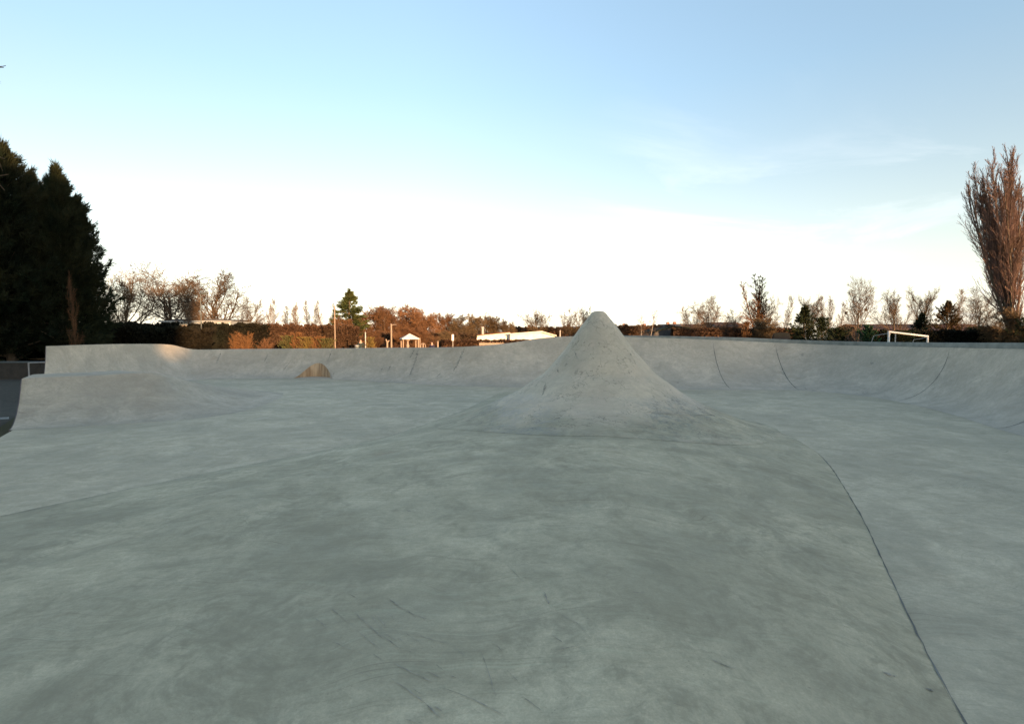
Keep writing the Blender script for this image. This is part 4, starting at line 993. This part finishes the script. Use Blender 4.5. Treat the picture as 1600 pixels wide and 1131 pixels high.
def goal():
    a, b = at(1389, 518.5, 32), at(1449.5, 525.5, 37)
    o = thing('football_goal', 'white football goal frame above the bowl wall at right', 'football goal', (a.x, a.y, GZ))
    A = a - o.location; B = b - o.location; d = (B - A).normalized(); back = Vector((-d.y, d.x, 0)).normalized() * 1.6
    if back.y < 0: back = -back
    for e, nm in ((A, 'goalpost'), (B, 'goalpost')):
        bm = bmesh.new(); tube(bm, [(e.x, e.y, 0), (e.x, e.y, e.z + .06)], .062, 12); bm_obj(nm, bm, M['white'], o, True)
        bm = bmesh.new(); f = e + back * .5; f.z = e.z - .25; g_ = e + back; g_.z = 0
        tube(bm, [tuple(e + back * .04 - Vector((0, 0, .1))), tuple(f), tuple(g_)], .025, 8); bm_obj('stanchion', bm, M['steel'], o, True)
    bm = bmesh.new(); tube(bm, [tuple(A + d * .05), tuple(B - d * .05)], .062, 12); bm_obj('crossbar', bm, M['white'], o, True)
goal()
post('thin grey post showing inside the goal frame near its left side', 1399, 521, 44, .05, M['steel'])
def van():
    D = 62; o = thing('parked_van', 'dark van parked behind the bowl wall, left of the dark fir', 'van', (X(1221, D), D, GZ), None, -.46)
    zt = Z(519.5, D) - GZ
    bm = bmesh.new()
    extrude_xz(bm, [(-1.0, .35), (1.0, .35), (1.04, 1.2), (.96, zt - .5), (.82, zt - .08), (.5, zt), (-.5, zt), (-.82, zt - .08), (-.96, zt - .5), (-1.04, 1.2)], 0, 5.0)
    bmesh.ops.bevel(bm, geom=[e for e in bm.edges if abs(e.verts[0].co.y - e.verts[1].co.y) < .01], offset=.08, segments=2, affect='EDGES'); bm_obj('body', bm, M['van'], o, True)
    for s in (-1, 1):
        bm = bmesh.new(); box(bm, .05 if s > 0 else -.78, .78 if s > 0 else -.05, -.012, .004, zt - 1.1, zt - .45); bm_obj('window', bm, M['vanglass'], o)
        bm = bmesh.new(); box(bm, s * .9 - .07, s * .9 + .07, -.03, .02, 1.0, 1.5, .01); bm_obj('tail_light', bm, M['lampred'], o)
        for yy in (.9, 3.9):
            bm = bmesh.new(); tube(bm, [(s * .82, yy, .33), (s * 1.02, yy, .33)], .33, 18); w = bm_obj('wheel', bm, M['rubber'], o, True)
            bm = bmesh.new(); tube(bm, [(s * 1.0, yy, .33), (s * 1.035, yy, .33)], .18, 14); bm_obj('rim', bm, M['steel'], w, True)
    bm = bmesh.new(); box(bm, -1.0, 1.0, -.1, .02, .35, .6, .03); bm_obj('bumper', bm, M['rubber'], o)
van()
def low_wall():
    a, b = at(-160, 588, 31.5), at(64, 588, 31.5)
    o = thing('low_brick_wall', 'dark low wall with a coping beyond the path at the left edge', 'wall', (b.x, b.y, GZ))
    w = b.x - a.x; h = Z(567, 31.5) - GZ
    bm = bmesh.new(); box(bm, -w, 0, 0, .3, 0, h); bm_obj('wall', bm, M['dimbrick'], o)
    bm = bmesh.new(); box(bm, -w, .03, -.04, .34, h + .002, h + .09, .01); bm_obj('coping', bm, M['darksteel'], o)
    o2 = thing('railing', 'grey metal hand railing between the low wall and the raised quarter pipe', 'railing', (b.x + .05, b.y - .4, GZ))
    bm = bmesh.new(); tube(bm, [(-.4, 0, 0), (-.4, 0, h + .05)], .04, 8); bm_obj('railing_post', bm, M['steel'], o2, True)
    bm = bmesh.new(); tube(bm, [(-.4, 0, h + .02), (2.8, 0, h + .14)], .035, 8); bm_obj('rail', bm, M['steel'], o2, True)
low_wall()
def skin_mesh(name, verts, edges, radii, mat, parent, sub=1):
    me = bpy.data.meshes.new(name); me.from_pydata(verts, edges, []); me.materials.append(mat)
    o = link(name, me, parent)
    o.modifiers.new('skin', 'SKIN'); s = o.modifiers.new('sub', 'SUBSURF'); s.levels = sub; s.render_levels = sub
    if not me.skin_vertices: me.skin_vertices.new()
    for v, r_ in zip(me.skin_vertices[0].data, radii): v.radius = (r_, r_) if not hasattr(r_, '__len__') else r_
    me.skin_vertices[0].data[0].use_root = True
    return o
def person(label, px, D, top, coat, trou, rz):
    o = thing('person', label, 'person', (X(px, D), D, GZ), None, rz)
    k = (Z(top, D) - GZ) / 1.74
    V = [(0, 0, .95), (0, 0, 1.15), (0, -.01, 1.38), (0, -.01, 1.47), (0, -.02, 1.56), (0, -.03, 1.66), (.17, 0, 1.39), (.25, .02, 1.12), (.24, -.1, .88), (-.17, 0, 1.39), (-.25, .02, 1.12), (-.24, -.1, .88),
         (.09, 0, .88), (.1, -.02, .5), (.1, .02, .1), (.1, -.14, .04), (-.09, 0, .88), (-.1, .03, .5), (-.1, .08, .1), (-.1, -.06, .04), (.24, -.17, .8), (-.24, -.17, .8)]
    E = [(0, 1), (1, 2), (2, 3), (3, 4), (4, 5), (2, 6), (6, 7), (7, 8), (8, 20), (2, 9), (9, 10), (10, 11), (11, 21), (0, 12), (12, 13), (13, 14), (14, 15), (0, 16), (16, 17), (17, 18), (18, 19)]
    rad = [.13, .12, .13, .06, .085, .08, .06, .045, .03, .06, .045, .03, .085, .06, .04, .035, .085, .06, .04, .035, .025, .025]
    body = skin_mesh('body', V, E, rad, M['skin'], o)
    ct = skin_mesh('coat', [V[0], V[1], V[2], V[6], V[7], V[8], V[9], V[10], V[11], (0, 0, .8)], [(0, 1), (1, 2), (2, 3), (3, 4), (4, 5), (2, 6), (6, 7), (7, 8), (0, 9)], [.17, .16, .165, .085, .065, .05, .085, .065, .05, .17], coat, o)
    tr = skin_mesh('trousers', [(0, 0, .93), V[12], V[13], V[14], V[16], V[17], V[18]], [(0, 1), (1, 2), (2, 3), (0, 4), (4, 5), (5, 6)], [.14, .1, .075, .06, .1, .075, .06], trou, o)
    hr = skin_mesh('hair', [(0, .03, 1.60), (0, .01, 1.69), (0, -.03, 1.715)], [(0, 1), (1, 2)], [.08, .085, .06], M['hair'], o)
    for c in (body, ct, tr, hr): c.scale = (k, k, k)
    return o
person('person in a dark green coat behind the back wall, left of the slim grey post', 563.5, 60, 529.5, M['coat'], M['trousers'], .2)
person('person in a navy jacket and pale trousers in the playground, right of the climbing hoop', 675, 60, 533.5, M['navy'], M['pink'], -.3)
def litter_bin():
    D = 59; o = thing('litter_bin', 'small grey bin beside the person in the dark green coat', 'bin', (X(557.5, D), D, GZ)); h = Z(539, D) - GZ
    bm = bmesh.new(); tube(bm, [(0, 0, 0), (0, 0, h - .12)], [.22, .24], 14); bm_obj('body', bm, M['darksteel'], o, True)
    bm = bmesh.new(); tube(bm, [(0, 0, h - .118), (0, 0, h - .06), (0, 0, h)], [.26, .26, .14], 14); bm_obj('lid', bm, M['steel'], o, True)
litter_bin()

# ------------------------------------------------------------------ light
SUN_EL = R(6.0)
to_sun = Vector((.5, -.866, 0)).normalized() * math.cos(SUN_EL) + Vector((0, 0, math.sin(SUN_EL)))
sd = bpy.data.lights.new('sun', 'SUN'); sd.energy = 3.6; sd.angle = R(.7); sd.color = (1.0, .60, .30)
so = bpy.data.objects.new('sun', sd); C.objects.link(so)
so.rotation_euler = to_sun.to_track_quat('Z', 'Y').to_euler()
W = bpy.data.worlds.new('World'); S.world = W; W.use_nodes = True
nt = W.node_tree; bg = nt.nodes['Background']
sky = nt.nodes.new('ShaderNodeTexSky'); sky.sky_type = 'NISHITA'; sky.sun_disc = False
sky.sun_elevation = SUN_EL; sky.sun_rotation = math.atan2(to_sun.x, to_sun.y)
sky.air_density = 1.0; sky.dust_density = .6; sky.ozone_density = 1.2
# thin cirrus to the right
tc = nt.nodes.new('ShaderNodeTexCoord'); sp = nt.nodes.new('ShaderNodeSeparateXYZ'); nt.links.new(tc.outputs['Generated'], sp.inputs[0])
den = math_(nt, 'ADD', math_(nt, 'MAXIMUM', sp.outputs['Z'], 0.0), .12)
cb = nt.nodes.new('ShaderNodeCombineXYZ')
nt.links.new(math_(nt, 'DIVIDE', sp.outputs['X'], den), cb.inputs[0]); nt.links.new(math_(nt, 'DIVIDE', sp.outputs['Y'], den), cb.inputs[1])
cv = mapping(nt, cb.outputs[0], scale=(.6, 1.25, 1), rot=(0, 0, R(-50)))
cf = ramp(nt, noise(nt, cv, 1.1, 7, .62, .9), [(.47, 0), (.78, 1)])
cg = ramp(nt, noise(nt, mapping(nt, cb.outputs[0], loc=(3.2, 1.0, 0)), .45, 3), [(.45, 0), (.6, 1)])
side = ramp(nt, sp.outputs['X'], [(.0, 0), (.25, 1)])
cf = math_(nt, 'MULTIPLY', math_(nt, 'MULTIPLY', cf, cg), math_(nt, 'MULTIPLY', side, .42))
tint = mixc(nt, 1.0, sky.outputs[0], (1.0, .955, .935), 'MULTIPLY')
lum = nt.nodes.new('ShaderNodeRGBToBW'); nt.links.new(tint, lum.inputs[0])
def grey(k):
    w = nt.nodes.new('ShaderNodeCombineColor')
    for q, mlt in enumerate(k): nt.links.new(math_(nt, 'MULTIPLY', lum.outputs[0], mlt), w.inputs[q])
    return w.outputs[0]
low = ramp(nt, sp.outputs['Z'], [(.0, .75), (.16, .42), (.42, 0)])            # pale mist low over the horizon
col = mixc(nt, low, tint, grey((1.06, 1.03, .97)))
fin = mixc(nt, cf, col, grey((1.75, 1.8, 1.85)))
dim = math_(nt, 'MULTIPLY', ramp(nt, sp.outputs['Z'], [(0, .88), (.12, .76), (.3, .84), (.55, 1.0)]), ramp(nt, math_(nt, 'ADD', math_(nt, 'MULTIPLY', sp.outputs['X'], .5), .5), [(.1, .84), (.42, 1.0), (.85, 1.0)]))
nt.links.new(mixc(nt, 1.0, fin, dim, 'MULTIPLY'), bg.inputs['Color'])
bg.inputs['Strength'].default_value = .15

# ------------------------------------------------------------------ camera and view
cd = bpy.data.cameras.new('camera'); cam = bpy.data.objects.new('camera', cd); C.objects.link(cam)
cam.location = (0, 0, EYE); cam.rotation_euler = (R(90) - PITCH, 0, 0)
cd.sensor_width = 36; cd.lens = 36 * F / 1600; cd.clip_end = 4000; cd.clip_start = .05
S.camera = cam
S.view_settings.view_transform = 'Standard'; S.view_settings.look = 'None'; S.view_settings.gamma = 1
S.view_settings.exposure = 1.88
